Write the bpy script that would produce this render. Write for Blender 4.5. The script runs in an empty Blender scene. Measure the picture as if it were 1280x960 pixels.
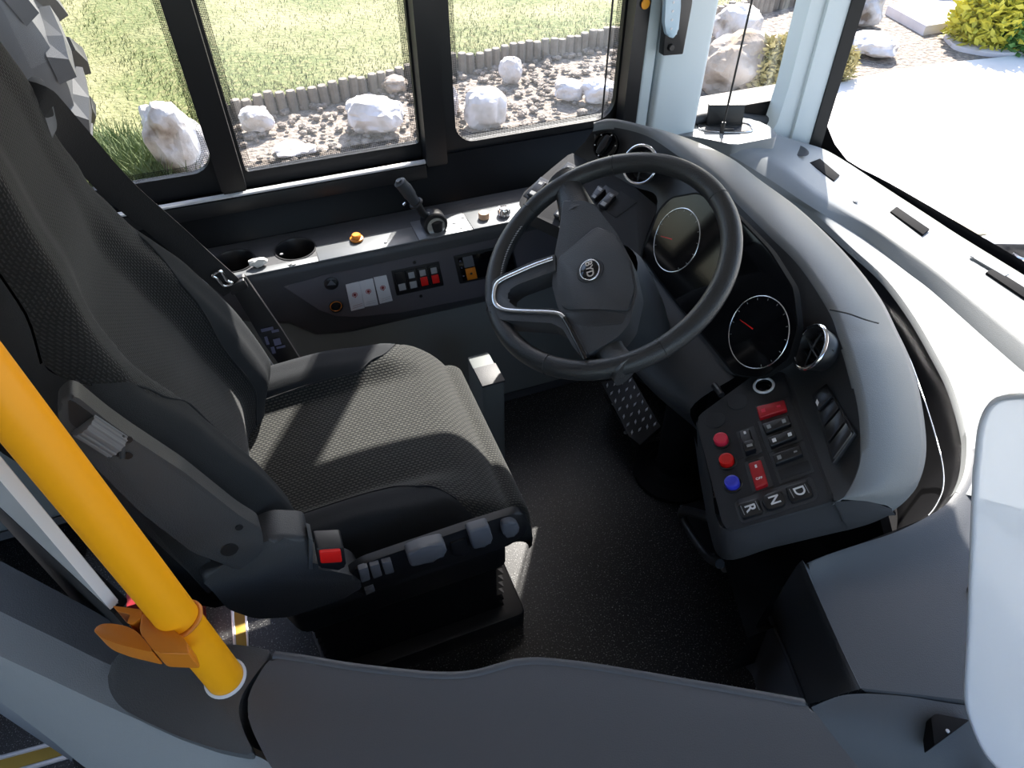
import bpy, bmesh, math, random
from mathutils import Vector, Matrix, noise
random.seed(7)
sc = bpy.context.scene
COL = sc.collection
R_ = math.radians

# ------------------------------------------------------------------ camera
FP, PITCH, AZ, CAMZ = 853.0, R_(44.4), R_(68.9), 1.45
CAM = Vector((0, 0, CAMZ))
FW = Vector((math.cos(AZ)*math.cos(PITCH), math.sin(AZ)*math.cos(PITCH), -math.sin(PITCH)))
RT = Vector((math.sin(AZ), -math.cos(AZ), 0))
UP = RT.cross(FW)
cd = bpy.data.cameras.new('camera'); cam = bpy.data.objects.new('camera', cd); COL.objects.link(cam)
cd.sensor_fit = 'HORIZONTAL'; cd.sensor_width = 36.0; cd.lens = 36.0*FP/1280.0; cd.clip_start = .02; cd.clip_end = 300
m = Matrix((RT, UP, -FW)).transposed().to_4x4(); m.translation = CAM
cam.matrix_world = m
sc.camera = cam

# ------------------------------------------------------------------ light
w = bpy.data.worlds.new('world'); sc.world = w; w.use_nodes = True
nt = w.node_tree
bg = nt.nodes['Background']
sky = nt.nodes.new('ShaderNodeTexSky'); sky.sky_type = 'NISHITA'
SUNV = Vector((.565, .825, .86)).normalized()
sky.sun_disc = False
sky.sun_elevation = math.asin(SUNV.z); sky.sun_rotation = math.atan2(SUNV.x, SUNV.y)
sky.air_density = 1.0; sky.dust_density = 1.5; sky.ozone_density = 1.0
nt.links.new(sky.outputs[0], bg.inputs[0]); bg.inputs[1].default_value = .50
sd = bpy.data.lights.new('sun', 'SUN'); sd.energy = 19.0; sd.angle = R_(.53); sd.color = (1, .95, .87)
sun = bpy.data.objects.new('sun', sd); COL.objects.link(sun)
sun.rotation_euler = SUNV.to_track_quat('Z', 'Y').to_euler(); sun.location = (2, 4, 5)
vs = sc.view_settings
vs.view_transform = 'Standard'; vs.look = 'None'; vs.exposure = 0.0; vs.gamma = 1.0; vs.use_curve_mapping = False

# ------------------------------------------------------------------ pixel -> place
def ray(px, py): return FW + RT*((px-640)/FP) - UP*((py-480)/FP)
def atz(px, py, z): r = ray(px, py); return CAM + r*((z-CAMZ)/r.z)
def aty(px, py, y): r = ray(px, py); return CAM + r*(y/r.y)
def atx(px, py, x): r = ray(px, py); return CAM + r*(x/r.x)
class Plane:
    def __init__(s, p, n, u=None):
        s.p = Vector(p); s.n = Vector(n).normalized()
        u = Vector(u) if u else Vector((1, 0, 0))
        s.u = (u - s.n*u.dot(s.n)).normalized(); s.v = s.n.cross(s.u)
    def at(s, px, py, h=0):
        r = ray(px, py); p = s.p + s.n*h
        return CAM + r*((p-CAM).dot(s.n)/r.dot(s.n))
def HZ(z): return Plane((0, 0, z), (0, 0, 1))
def VY(y): return Plane((0, y, 0), (0, -1, 0))

# ------------------------------------------------------------------ materials
MATS = {}
def mat(name, col, rough=.5, metal=0, grain=0, gscale=600, spec=.5, var=0, vscale=8, coat=0, emis=None):
    if name in MATS: return MATS[name]
    M = bpy.data.materials.new(name); M.use_nodes = True; MATS[name] = M
    t = M.node_tree; b = t.nodes['Principled BSDF']
    c = tuple(col)+(1,)
    b.inputs['Base Color'].default_value = c
    b.inputs['Roughness'].default_value = rough; b.inputs['Metallic'].default_value = metal
    b.inputs['Specular IOR Level'].default_value = spec; b.inputs['Coat Weight'].default_value = coat
    tc = t.nodes.new('ShaderNodeTexCoord')
    if var:
        n = t.nodes.new('ShaderNodeTexNoise'); n.inputs['Scale'].default_value = vscale; n.inputs['Detail'].default_value = 6
        t.links.new(tc.outputs['Object'], n.inputs['Vector'])
        mx = t.nodes.new('ShaderNodeMix'); mx.data_type = 'RGBA'
        mx.inputs[6].default_value = tuple(x*(1-var) for x in col)+(1,); mx.inputs[7].default_value = tuple(min(1, x*(1+var)) for x in col)+(1,)
        t.links.new(n.outputs['Fac'], mx.inputs[0]); t.links.new(mx.outputs[2], b.inputs['Base Color'])
    if grain:
        n = t.nodes.new('ShaderNodeTexNoise'); n.inputs['Scale'].default_value = gscale; n.inputs['Detail'].default_value = 2
        t.links.new(tc.outputs['Object'], n.inputs['Vector'])
        bp = t.nodes.new('ShaderNodeBump'); bp.inputs['Strength'].default_value = grain; bp.inputs['Distance'].default_value = .002
        t.links.new(n.outputs['Fac'], bp.inputs['Height']); t.links.new(bp.outputs[0], b.inputs['Normal'])
    return M
def ramp_mat(name, stops, scale, rough=.9, bump=.5, bdist=.02, detail=8, extra=None, kind='noise', spec=.3):
    M = bpy.data.materials.new(name); M.use_nodes = True; MATS[name] = M
    t = M.node_tree; b = t.nodes['Principled BSDF']; b.inputs['Roughness'].default_value = rough
    b.inputs['Specular IOR Level'].default_value = spec
    tc = t.nodes.new('ShaderNodeTexCoord')
    n = t.nodes.new('ShaderNodeTexNoise'); n.inputs['Scale'].default_value = scale; n.inputs['Detail'].default_value = detail
    t.links.new(tc.outputs['Object'], n.inputs['Vector'])
    r = t.nodes.new('ShaderNodeValToRGB')
    while len(r.color_ramp.elements) < len(stops): r.color_ramp.elements.new(.5)
    for e, (p, c) in zip(r.color_ramp.elements, stops): e.position = p; e.color = tuple(c)+(1,)
    t.links.new(n.outputs['Fac'], r.inputs[0]); out = r.outputs[0]
    if extra:
        n2 = t.nodes.new('ShaderNodeTexNoise'); n2.inputs['Scale'].default_value = extra[0]; n2.inputs['Detail'].default_value = 5
        t.links.new(tc.outputs['Object'], n2.inputs['Vector'])
        r2 = t.nodes.new('ShaderNodeValToRGB'); r2.color_ramp.elements[0].position = extra[1]; r2.color_ramp.elements[1].position = extra[2]
        t.links.new(n2.outputs['Fac'], r2.inputs[0])
        mx = t.nodes.new('ShaderNodeMix'); mx.data_type = 'RGBA'; mx.inputs[7].default_value = tuple(extra[3])+(1,)
        t.links.new(r2.outputs[0], mx.inputs[0]); t.links.new(out, mx.inputs[6]); out = mx.outputs[2]
    t.links.new(out, b.inputs['Base Color'])
    if bump:
        bp = t.nodes.new('ShaderNodeBump'); bp.inputs['Strength'].default_value = bump; bp.inputs['Distance'].default_value = bdist
        t.links.new(n.outputs['Fac'], bp.inputs['Height']); t.links.new(bp.outputs[0], b.inputs['Normal'])
    return M
def glass_mat(name, tint=(1, 1, 1), refl=1.0, haze=0.0, hazecol=(.8, .85, .9)):
    M = bpy.data.materials.new(name); M.use_nodes = True; MATS[name] = M
    t = M.node_tree; t.nodes.remove(t.nodes['Principled BSDF']); o = t.nodes['Material Output']
    tr = t.nodes.new('ShaderNodeBsdfTransparent'); tr.inputs[0].default_value = tint+(1,)
    gl = t.nodes.new('ShaderNodeBsdfGlossy'); gl.inputs['Roughness'].default_value = .02
    lw = t.nodes.new('ShaderNodeLayerWeight'); lw.inputs[0].default_value = .5
    pw = t.nodes.new('ShaderNodeMath'); pw.operation = 'POWER'; pw.inputs[1].default_value = 5
    fr = t.nodes.new('ShaderNodeMath'); fr.operation = 'MULTIPLY_ADD'; fr.inputs[1].default_value = .9*refl; fr.inputs[2].default_value = .035*refl
    t.links.new(lw.outputs['Facing'], pw.inputs[0]); t.links.new(pw.outputs[0], fr.inputs[0])
    mx = t.nodes.new('ShaderNodeMixShader')
    t.links.new(fr.outputs[0], mx.inputs[0]); t.links.new(tr.outputs[0], mx.inputs[1]); t.links.new(gl.outputs[0], mx.inputs[2])
    out = mx.outputs[0]
    if haze:
        tl = t.nodes.new('ShaderNodeBsdfTranslucent'); tl.inputs[0].default_value = hazecol+(1,)
        df = t.nodes.new('ShaderNodeBsdfDiffuse'); df.inputs[0].default_value = hazecol+(1,)
        m1 = t.nodes.new('ShaderNodeMixShader'); m1.inputs[0].default_value = .5
        t.links.new(tl.outputs[0], m1.inputs[1]); t.links.new(df.outputs[0], m1.inputs[2])
        m2 = t.nodes.new('ShaderNodeMixShader'); m2.inputs[0].default_value = haze
        t.links.new(out, m2.inputs[1]); t.links.new(m1.outputs[0], m2.inputs[2]); out = m2.outputs[0]
    t.links.new(out, o.inputs['Surface'])
    return M
def weave_mat(name, base, light, sx=110, sy=110):
    """knitted seat cloth: small staggered light stitches, on metre UVs"""
    M = bpy.data.materials.new(name); M.use_nodes = True; MATS[name] = M
    t = M.node_tree; b = t.nodes['Principled BSDF']; b.inputs['Roughness'].default_value = .95; b.inputs['Specular IOR Level'].default_value = .15
    b.inputs['Sheen Weight'].default_value = .15
    uv = t.nodes.new('ShaderNodeUVMap'); uv.uv_map = 'UVMap'
    br = t.nodes.new('ShaderNodeTexBrick'); br.offset = .5
    br.inputs['Scale'].default_value = sx; br.inputs['Brick Width'].default_value = 1.0; br.inputs['Row Height'].default_value = .62
    br.inputs['Mortar Size'].default_value = .26; br.inputs['Mortar Smooth'].default_value = .6
    br.inputs['Color1'].default_value = light+(1,); br.inputs['Color2'].default_value = tuple(x*.7 for x in light)+(1,); br.inputs['Mortar'].default_value = base+(1,)
    t.links.new(uv.outputs[0], br.inputs['Vector'])
    t.links.new(br.outputs['Color'], b.inputs['Base Color'])
    bp = t.nodes.new('ShaderNodeBump'); bp.inputs['Strength'].default_value = .6; bp.inputs['Distance'].default_value = .0012; bp.invert = True
    t.links.new(br.outputs['Fac'], bp.inputs['Height']); t.links.new(bp.outputs[0], b.inputs['Normal'])
    return M
def frit_mat(name):
    """black dotted border print on glass"""
    M = bpy.data.materials.new(name); M.use_nodes = True; MATS[name] = M
    t = M.node_tree; b = t.nodes['Principled BSDF']; b.inputs['Base Color'].default_value = (.006, .006, .007, 1); b.inputs['Roughness'].default_value = .3
    o = t.nodes['Material Output']
    uv = t.nodes.new('ShaderNodeUVMap'); uv.uv_map = 'UVMap'
    vo = t.nodes.new('ShaderNodeTexVoronoi'); vo.inputs['Scale'].default_value = 320; vo.inputs['Randomness'].default_value = 0
    t.links.new(uv.outputs[0], vo.inputs['Vector'])
    gt = t.nodes.new('ShaderNodeMath'); gt.operation = 'GREATER_THAN'; gt.inputs[1].default_value = .40
    t.links.new(vo.outputs['Distance'], gt.inputs[0])
    tr = t.nodes.new('ShaderNodeBsdfTransparent'); mx = t.nodes.new('ShaderNodeMixShader')
    t.links.new(gt.outputs[0], mx.inputs[0]); t.links.new(b.outputs[0], mx.inputs[1]); t.links.new(tr.outputs[0], mx.inputs[2])
    t.links.new(mx.outputs[0], o.inputs['Surface'])
    return M

mat('plastic_dark', (.035, .037, .042), .55, grain=.25)
mat('plastic_hood', (.15, .157, .163), .42, grain=.2)
mat('plastic_face', (.022, .023, .026), .5, grain=.2)
mat('plastic_panel', (.045, .046, .050), .85, grain=.2, spec=.12)
mat('plastic_console', (.05, .052, .058), .48, grain=.2)
mat('plastic_door', (.085, .09, .105), .5, grain=.25)
mat('plastic_partition', (.26, .275, .295), .55, grain=.3)
mat('plastic_tray', (.23, .24, .245), .45, grain=.2)
mat('plastic_shroud', (.075, .078, .085), .5, grain=.25)
mat('plate_alu', (.16, .17, .18), .42, .3)
mat('panel_mauve', (.085, .08, .092), .5, grain=.1)
mat('black_gloss', (.004, .004, .005), .06)
mat('black_wall', (.003, .003, .004), .4, spec=.15)
mat('black_satin', (.010, .010, .012), .4)
mat('black_rubber', (.008, .008, .009), .85, spec=.12)
mat('black_metal', (.012, .012, .013), .45)
mat('button_black', (.010, .010, .012), .3)
mat('button_grey', (.12, .125, .14), .45)
mat('chrome', (.85, .85, .88), .12, 1)
mat('silver', (.7, .71, .73), .25, 1)
mat('steel', (.45, .46, .48), .38, .9)
mat('wall_grey', (.13, .145, .145), .6, grain=.1)
mat('white_paint', (.62, .70, .74), .35)
mat('white_gloss', (.75, .75, .78), .2)
mat('white_print', (.78, .78, .8), .5)
mat('grey_print', (.30, .31, .32), .6)
mat('card', (.62, .63, .66), .45)
mat('yellow_paint', (.95, .39, .004), .42, spec=.4)
mat('orange_plastic', (.62, .19, .01), .45)
mat('orange_button', (.75, .24, .02), .35)
mat('peach_button', (.75, .45, .28), .4)
mat('red_plastic', (.42, .008, .015), .35)
mat('red_bright', (.70, .01, .008), .35)
mat('pink_red', (.75, .03, .07), .35)
mat('blue_plastic', (.05, .06, .62), .3)
mat('fabric_smooth', (.026, .028, .031), .9, grain=.35, gscale=900, spec=.15)
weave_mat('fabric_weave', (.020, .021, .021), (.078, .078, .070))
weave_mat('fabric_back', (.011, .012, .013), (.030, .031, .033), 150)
mat('webbing', (.012, .012, .014), .75, grain=.3, gscale=500)
mat('leather', (.022, .023, .025), .42, grain=.3, gscale=420)
mat('thread', (.5, .5, .5), .8)
mat('floor_strip_yellow', (.42, .28, .04), .6)
mat('alu', (.6, .6, .62), .35, .8)
mat('lens_blue', (.45, .6, .72), .15)
mat('ceiling_paint', (.6, .6, .6), .7)
mat('wood_stake', (.17, .145, .12), .9, var=.45, vscale=14, grain=.5, gscale=40)
mat('tyre_rubber', (.075, .078, .08), .55, var=.15, vscale=5)
mat('slab_stone', (.62, .56, .56), .85, var=.12)
mat('leaf_yellow', (.50, .46, .05), .6); mat('leaf_green', (.10, .22, .05), .6); mat('leaf_dry', (.42, .36, .16), .7)
mat('paper', (.75, .74, .7), .7)
mat('red_box', (.32, .02, .03), .5, var=.5, vscale=60)
mat('label_print', (.10, .10, .16), .5)
mat('gauge_black', (.004, .004, .005), .07, spec=.25)
mat('brown_icon', (.25, .03, .03), .5)
ramp_mat('floor_vinyl', [(.0, (.006, .006, .007)), (.60, (.009, .009, .010)), (.70, (.34, .34, .33))], 300, rough=.36, bump=.25, bdist=.001, detail=3, spec=.5)
ramp_mat('grass_ground', [(.25, (.065, .085, .022)), (.5, (.12, .14, .045)), (.72, (.20, .18, .08))], 24, bump=.6, bdist=.05, extra=(.9, .45, .62, (.22, .21, .10)))
ramp_mat('soil', [(.28, (.10, .085, .075)), (.5, (.24, .20, .17)), (.75, (.40, .34, .28))], 22, bump=1, bdist=.05)
ramp_mat('rock', [(.28, (.16, .12, .09)), (.42, (.5, .46, .44)), (.62, (.72, .68, .70))], 5.5, rough=.85, bump=.7, bdist=.04, extra=(2.2, .56, .70, (.34, .22, .12)))
ramp_mat('rock_brown', [(.25, (.13, .10, .08)), (.5, (.36, .30, .25)), (.7, (.6, .55, .52))], 5, rough=.9, bump=.8, bdist=.05, extra=(2.5, .5, .66, (.34, .22, .12)))
ramp_mat('rock_mixed', [(.30, (.22, .17, .13)), (.46, (.55, .50, .46)), (.62, (.75, .72, .71))], 6, rough=.9, bump=.8, bdist=.05, extra=(2.5, .56, .70, (.42, .28, .16)))
ramp_mat('concrete', [(.3, (.60, .57, .54)), (.7, (.74, .71, .68))], 3, rough=.85, bump=.2, bdist=.01)
ramp_mat('kerb_stone', [(.3, (.26, .23, .17)), (.7, (.5, .46, .36))], 30, bump=.6, bdist=.01)
glass_mat('glass', refl=.8)
glass_mat('glass_haze', refl=1, haze=.02)  # thin pale haze mixed evenly over the clear pane
glass_mat('screen_glass', refl=1, haze=.62, hazecol=(.86, .9, .95))  # strong pale haze mixed over the clear screen
frit_mat('frit')

# ------------------------------------------------------------------ helpers
def tag(o, label=None, cat=None, group=None, kind=None):
    if label: o['label'] = label
    if cat: o['category'] = cat
    if group: o['group'] = group
    if kind: o['kind'] = kind
    return o
def thing(name, loc, label, cat, group=None, kind=None):
    o = bpy.data.objects.new(name, None); COL.objects.link(o); o.location = loc; o.empty_display_size = .05
    return tag(o, label, cat, group, kind)
def link(name, me, m, parent=None):
    o = bpy.data.objects.new(name, me); COL.objects.link(o)
    if m is not None:
        for x in (m if isinstance(m, (list, tuple)) else [m]): me.materials.append(MATS[x] if isinstance(x, str) else x)
    if parent is not None:
        o.parent = parent
        if parent.type == 'EMPTY': o.matrix_parent_inverse = Matrix.Translation(-Vector(parent.location))
    return o
def from_bm(name, bm, m, parent=None, smooth=True, angle=40):
    bmesh.ops.recalc_face_normals(bm, faces=bm.faces)
    me = bpy.data.meshes.new(name); bm.to_mesh(me); bm.free()
    if smooth:
        me.polygons.foreach_set('use_smooth', [True]*len(me.polygons))
        me.set_sharp_from_angle(angle=R_(angle))
    return link(name, me, m, parent)
def rounded(pts, rad, seg=4):
    """round the corners of a closed polyline of Vectors"""
    if rad <= 0: return [p.copy() for p in pts]
    out = []; n = len(pts)
    for i in range(n):
        a, b, c = pts[i-1], pts[i], pts[(i+1) % n]
        d1, d2 = (a-b), (c-b); l1, l2 = d1.length, d2.length
        r = min(rad, l1*.45, l2*.45)
        if r < 1e-6: out.append(b.copy()); continue
        p0 = b + d1*(r/l1); p2 = b + d2*(r/l2)
        for k in range(seg+1):
            t = k/seg; out.append(p0*(1-t)**2 + b*(2*t*(1-t)) + p2*t*t)
    return out
def slab(name, pts, n, depth, m, parent=None, rad=0, bev=0, seg=2, bseg=2, angle=40, both=False):
    """closed outline pts (the top face) pushed back along -n by depth, top edge bevelled"""
    pts = rounded([Vector(p) for p in pts], rad, seg+1 if rad else 1); n = Vector(n).normalized()
    bm = bmesh.new()
    top = [bm.verts.new(p) for p in pts]; bot = [bm.verts.new(p - n*depth) for p in pts]
    f = bm.faces.new(top); f2 = bm.faces.new(list(reversed(bot)))
    k = len(pts)
    for i in range(k): bm.faces.new((top[i], bot[i], bot[(i+1) % k], top[(i+1) % k]))
    if bev > 0:
        es = list(f.edges) + (list(f2.edges) if both else [])
        bmesh.ops.bevel(bm, geom=es, offset=bev, segments=bseg, profile=.5, affect='EDGES', clamp_overlap=True)
    return from_bm(name, bm, m, parent, angle=angle)
def plate(name, px, plane, h, m, parent=None, base=0, rad=0, bev=.001, **k):
    return slab(name, [plane.at(x, y, h) for x, y in px], plane.n, h-base, m, parent, rad, bev, **k)
def box(name, lo, hi, m, parent=None, bev=.003):
    lo, hi = Vector(lo), Vector(hi)
    pts = [(lo.x, lo.y, hi.z), (hi.x, lo.y, hi.z), (hi.x, hi.y, hi.z), (lo.x, hi.y, hi.z)]
    return slab(name, pts, (0, 0, 1), hi.z-lo.z, m, parent, bev=bev, bseg=2, both=True)
def frame_from(n):
    n = Vector(n).normalized(); a = Vector((0, 1, 0)) if abs(n.y) < .9 else Vector((1, 0, 0))
    u = (a - n*a.dot(n)).normalized(); return u, n.cross(u), n
def lathe(name, c, n, prof, m, parent=None, seg=32, angle=35, sx=1, sy=1, u=None):
    """prof: list of (radius, height along n)"""
    U, V, N = frame_from(n); c = Vector(c)
    if u is not None: U = (Vector(u)-N*Vector(u).dot(N)).normalized(); V = N.cross(U)
    bm = bmesh.new(); rings = []
    for r, h in prof:
        if r < 1e-6: rings.append([bm.verts.new(c+N*h)])
        else: rings.append([bm.verts.new(c + N*h + U*(r*sx*math.cos(2*math.pi*i/seg)) + V*(r*sy*math.sin(2*math.pi*i/seg))) for i in range(seg)])
    for a, b in zip(rings, rings[1:]):
        for i in range(seg):
            j = (i+1) % seg
            if len(a) == 1 and len(b) == 1: continue
            if len(a) == 1: bm.faces.new((a[0], b[i], b[j]))
            elif len(b) == 1: bm.faces.new((a[i], b[0], a[j]))
            else: bm.faces.new((a[i], b[i], b[j], a[j]))
    return from_bm(name, bm, m, parent, angle=angle)
def cyl(name, c, n, r, h, m, parent=None, bev=.001, seg=28, **k):
    return lathe(name, c, n, [(0, 0), (r, 0), (r, h-bev), (r-bev, h), (0, h)], m, parent, seg, **k)
def torus(name, c, n, R, r, m, parent=None, seg=48, rs=10, sx=1, sy=1, u=None):
    prof = [(R+r*math.cos(2*math.pi*i/rs), r*math.sin(2*math.pi*i/rs)) for i in range(rs+1)]
    return lathe(name, c, n, prof, m, parent, seg, angle=80, sx=sx, sy=sy, u=u)
def catmull(P, n, closed=False):
    P = [Vector(p) for p in P]; k = len(P); out = []
    segs = k if closed else k-1
    for i in range(n):
        t = i/(n if closed else n-1)*segs; s = min(int(t), segs-1); f = t-s
        g = (lambda j: P[j % k]) if closed else (lambda j: P[max(0, min(k-1, j))])
        a, b, c, d = g(s-1), g(s), g(s+1), g(s+2)
        out.append(.5*((2*b)+(c-a)*f+(2*a-5*b+4*c-d)*f*f+(3*b-a-3*c+d)*f**3))
    return out
def interp(tab, x):
    if x <= tab[0][0]: return tab[0][1]
    for (a, b), (c, d) in zip(tab, tab[1:]):
        if x <= c:
            t = (x-a)/(c-a); t = t*t*(3-2*t); return b+(d-b)*t
    return tab[-1][1]
def tube(name, P, r, m, parent=None, n=None, rs=10, flat=1.0, closed=False, nrm=None):
    """round (or flattened) bar along a smooth path"""
    n = n or max(2, len(P)*6)
    pts = catmull(P, n, closed) if len(P) > 2 else [Vector(p) for p in P]
    k = len(pts); bm = bmesh.new(); rings = []
    prev = None
    for i, p in enumerate(pts):
        t = (pts[(i+1) % k]-pts[i-1]) if closed else (pts[min(k-1, i+1)]-pts[max(0, i-1)])
        t.normalize()
        if nrm is not None: a = Vector(nrm)
        elif prev is None: a = Vector((0, 0, 1)) if abs(t.z) < .9 else Vector((1, 0, 0))
        else: a = prev
        a = (a - t*a.dot(t)).normalized(); prev = a; b = t.cross(a)
        rr = r(i/(k-1)) if callable(r) else r
        rings.append([bm.verts.new(p + a*(rr*flat*math.cos(2*math.pi*j/rs)) + b*(rr*math.sin(2*math.pi*j/rs))) for j in range(rs)])
    rng = range(k) if closed else range(k-1)
    for i in rng:
        A, B = rings[i], rings[(i+1) % k]
        for j in range(rs): bm.faces.new((A[j], B[j], B[(j+1) % rs], A[(j+1) % rs]))
    if not closed: bm.faces.new(rings[0]); bm.faces.new(list(reversed(rings[-1])))
    return from_bm(name, bm, m, parent, angle=60)
def ribbon(name, P, wdir, width, thick, m, parent=None, n=40):
    """flat strap: centre path P, width vectors wdir (one or per point)"""
    pts = catmull(P, n); k = len(pts)
    W = catmull(wdir, n) if isinstance(wdir, list) else [Vector(wdir)]*k
    bm = bmesh.new(); rings = []
    for i, p in enumerate(pts):
        t = (pts[min(k-1, i+1)]-pts[max(0, i-1)]).normalized(); a = (W[i]-t*W[i].dot(t)).normalized(); b = t.cross(a)
        rings.append([bm.verts.new(p+a*(s*width/2)+b*(q*thick/2)) for s, q in ((-1, -1), (1, -1), (1, 1), (-1, 1))])
    for A, B in zip(rings, rings[1:]):
        for j in range(4): bm.faces.new((A[j], B[j], B[(j+1) % 4], A[(j+1) % 4]))
    bm.faces.new(rings[0]); bm.faces.new(list(reversed(rings[-1])))
    return from_bm(name, bm, m, parent, angle=40)
def sheet(name, rows, m, parent=None, thick=0, flip=False, angle=45, uvs=None):
    """grid of points; optional thickness (solidify along averaged normals)"""
    nr, nc = len(rows), len(rows[0])
    me = bpy.data.meshes.new(name)
    V = [tuple(p) for r in rows for p in r]
    Fc = []
    for i in range(nr-1):
        for j in range(nc-1):
            q = (i*nc+j, i*nc+j+1, (i+1)*nc+j+1, (i+1)*nc+j)
            Fc.append(tuple(reversed(q)) if flip else q)
    me.from_pydata(V, [], Fc)
    if uvs:
        ul = me.uv_layers.new(name='UVMap')
        for l in me.loops: ul.data[l.index].uv = uvs[l.vertex_index // nc][l.vertex_index % nc]
    me.polygons.foreach_set('use_smooth', [True]*len(me.polygons))
    o = link(name, me, m, parent)
    if thick:
        s = o.modifiers.new('thickness', 'SOLIDIFY'); s.thickness = thick; s.offset = -1
    else:
        me.set_sharp_from_angle(angle=R_(angle))
    return o
def resample(P, n): return catmull(P, n)
def loft(name, curves, n, m, parent=None, sub=4, thick=0, flip=False, smooth_across=True, angle=45):
    C = [resample(c, n) for c in curves]
    if smooth_across and len(C) > 2:
        k = (len(C)-1)*sub+1
        cols = [catmull([c[i] for c in C], k) for i in range(n)]
        rows = [[cols[i][j] for i in range(n)] for j in range(k)]
    else: rows = C
    return sheet(name, rows, m, parent, thick, flip, angle)
def text(name, s, c, udir, vdir, size, m, parent=None, depth=.0003, lift=.0004, sx=1.0, bold=0):
    cu = bpy.data.curves.new(name, 'FONT'); cu.body = s; cu.size = size; cu.align_x = 'CENTER'; cu.align_y = 'CENTER'; cu.extrude = depth; cu.offset = bold
    tmp = bpy.data.objects.new('tmp_text', cu); COL.objects.link(tmp)
    dg = bpy.context.evaluated_depsgraph_get(); me = bpy.data.meshes.new_from_object(tmp.evaluated_get(dg))
    bpy.data.objects.remove(tmp); bpy.data.curves.remove(cu)
    u = Vector(udir).normalized(); v = Vector(vdir); v = (v-u*v.dot(u)).normalized(); n = u.cross(v)
    M = Matrix((u*sx, v, n)).transposed().to_4x4(); M.translation = Vector(c)+n*lift
    me.transform(M); me.materials.clear()
    return link(name, me, m, parent)
def struct(o): o['kind'] = 'structure'; return o

# ================================================================== OUTSIDE
GZ = -.75
base_px = [(285, 151), (350, 139), (420, 125), (490, 109), (557, 93), (605, 85), (650, 76), (712, 66), (787, 50), (876, 33), (977, 8), (1075, -22), (1200, -60)]
BL = [atz(x, y, GZ) for x, y in base_px]
def gsheet(name, rows, m, label, cat):
    o = sheet(name, rows, m); tag(o, label, cat, kind='structure'); return o
# bare soil bed
o = gsheet('soil_bed', [[(-40, 1.9, GZ-.02), (60, 1.9, GZ-.02)], [(-40, 70, GZ-.02), (60, 70, GZ-.02)]], 'soil', 'dry brown soil bed outside the bus windows', 'soil')
# the lawn lies a little higher than the bed, held by the stakes
row0 = [atz(-600, 420, GZ), atz(-150, 300, GZ), atz(240, 246, GZ), atz(284, 200, GZ)] + [p+Vector((0, .04, .10)) for p in BL]
row1 = []
for i, p in enumerate(row0):
    t = i/(len(row0)-1); row1.append(p+Vector((-25+40*t, 45, .3)))
mid = [a*.9+b*.1 for a, b in zip(row0, row1)]
gsheet('lawn', [row0, mid, row1], 'grass_ground', 'sunlit yellow-green lawn beyond the stake edging', 'lawn')
# blades, nobody could count them
def blades(name, spots, m, hmin, hmax, wid, lean, parent=None):
    V, Fc = [], []
    for p in spots:
        h = random.uniform(hmin, hmax); a = random.uniform(0, 6.283); l = random.uniform(0, lean)*h; b = random.uniform(0, 6.283)
        dx, dy = math.cos(a)*wid/2, math.sin(a)*wid/2; tx, ty = math.cos(b)*l, math.sin(b)*l
        k = len(V)
        V += [(p[0]-dx, p[1]-dy, p[2]), (p[0]+dx, p[1]+dy, p[2]), (p[0]+tx*.4+dx*.6, p[1]+ty*.4+dy*.6, p[2]+h*.6), (p[0]+tx*.4-dx*.6, p[1]+ty*.4-dy*.6, p[2]+h*.6), (p[0]+tx, p[1]+ty, p[2]+h)]
        Fc += [(k, k+1, k+2, k+3), (k+3, k+2, k+4)]
    me = bpy.data.meshes.new(name); me.from_pydata(V, [], Fc)
    return link(name, me, m, parent)
sp = []
for _ in range(42000):
    t = random.random()*(len(row0)-1.001); i = int(t); f = t-i
    a = row0[i].lerp(row0[i+1], f); b = row1[i].lerp(row1[i+1], f)
    g = random.random()**2*.2; p = a.lerp(b, g); sp.append((p.x, p.y, p.z-.01))
ramp_mat('blade', [(.3, (.05, .08, .015)), (.5, (.12, .14, .04)), (.7, (.22, .19, .08))], 2.5, bump=0)
tag(blades('lawn_grass', sp, 'blade', .015, .045, .007, 1.0), 'short sunlit grass blades covering the lawn', 'grass', kind='stuff')
# concrete yard
pav = [(780, 205), (880, 152), (960, 126), (1042, 105), (1100, 91), (1165, 80), (1245, 72), (1420, 50), (1900, 120), (1900, 900)]
pv = [atz(x, y, GZ) for x, y in pav[:8]] + [Vector((60, 6, GZ)), Vector((60, -20, GZ)), Vector((2.2, -20, GZ)), Vector((1.9, 1.0, GZ))]
tag(slab('yard_pavement', pv, (0, 0, 1), .05, 'concrete', bev=.01), 'pale sunlit concrete pavement in front of the windscreen', 'pavement', kind='structure')

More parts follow.
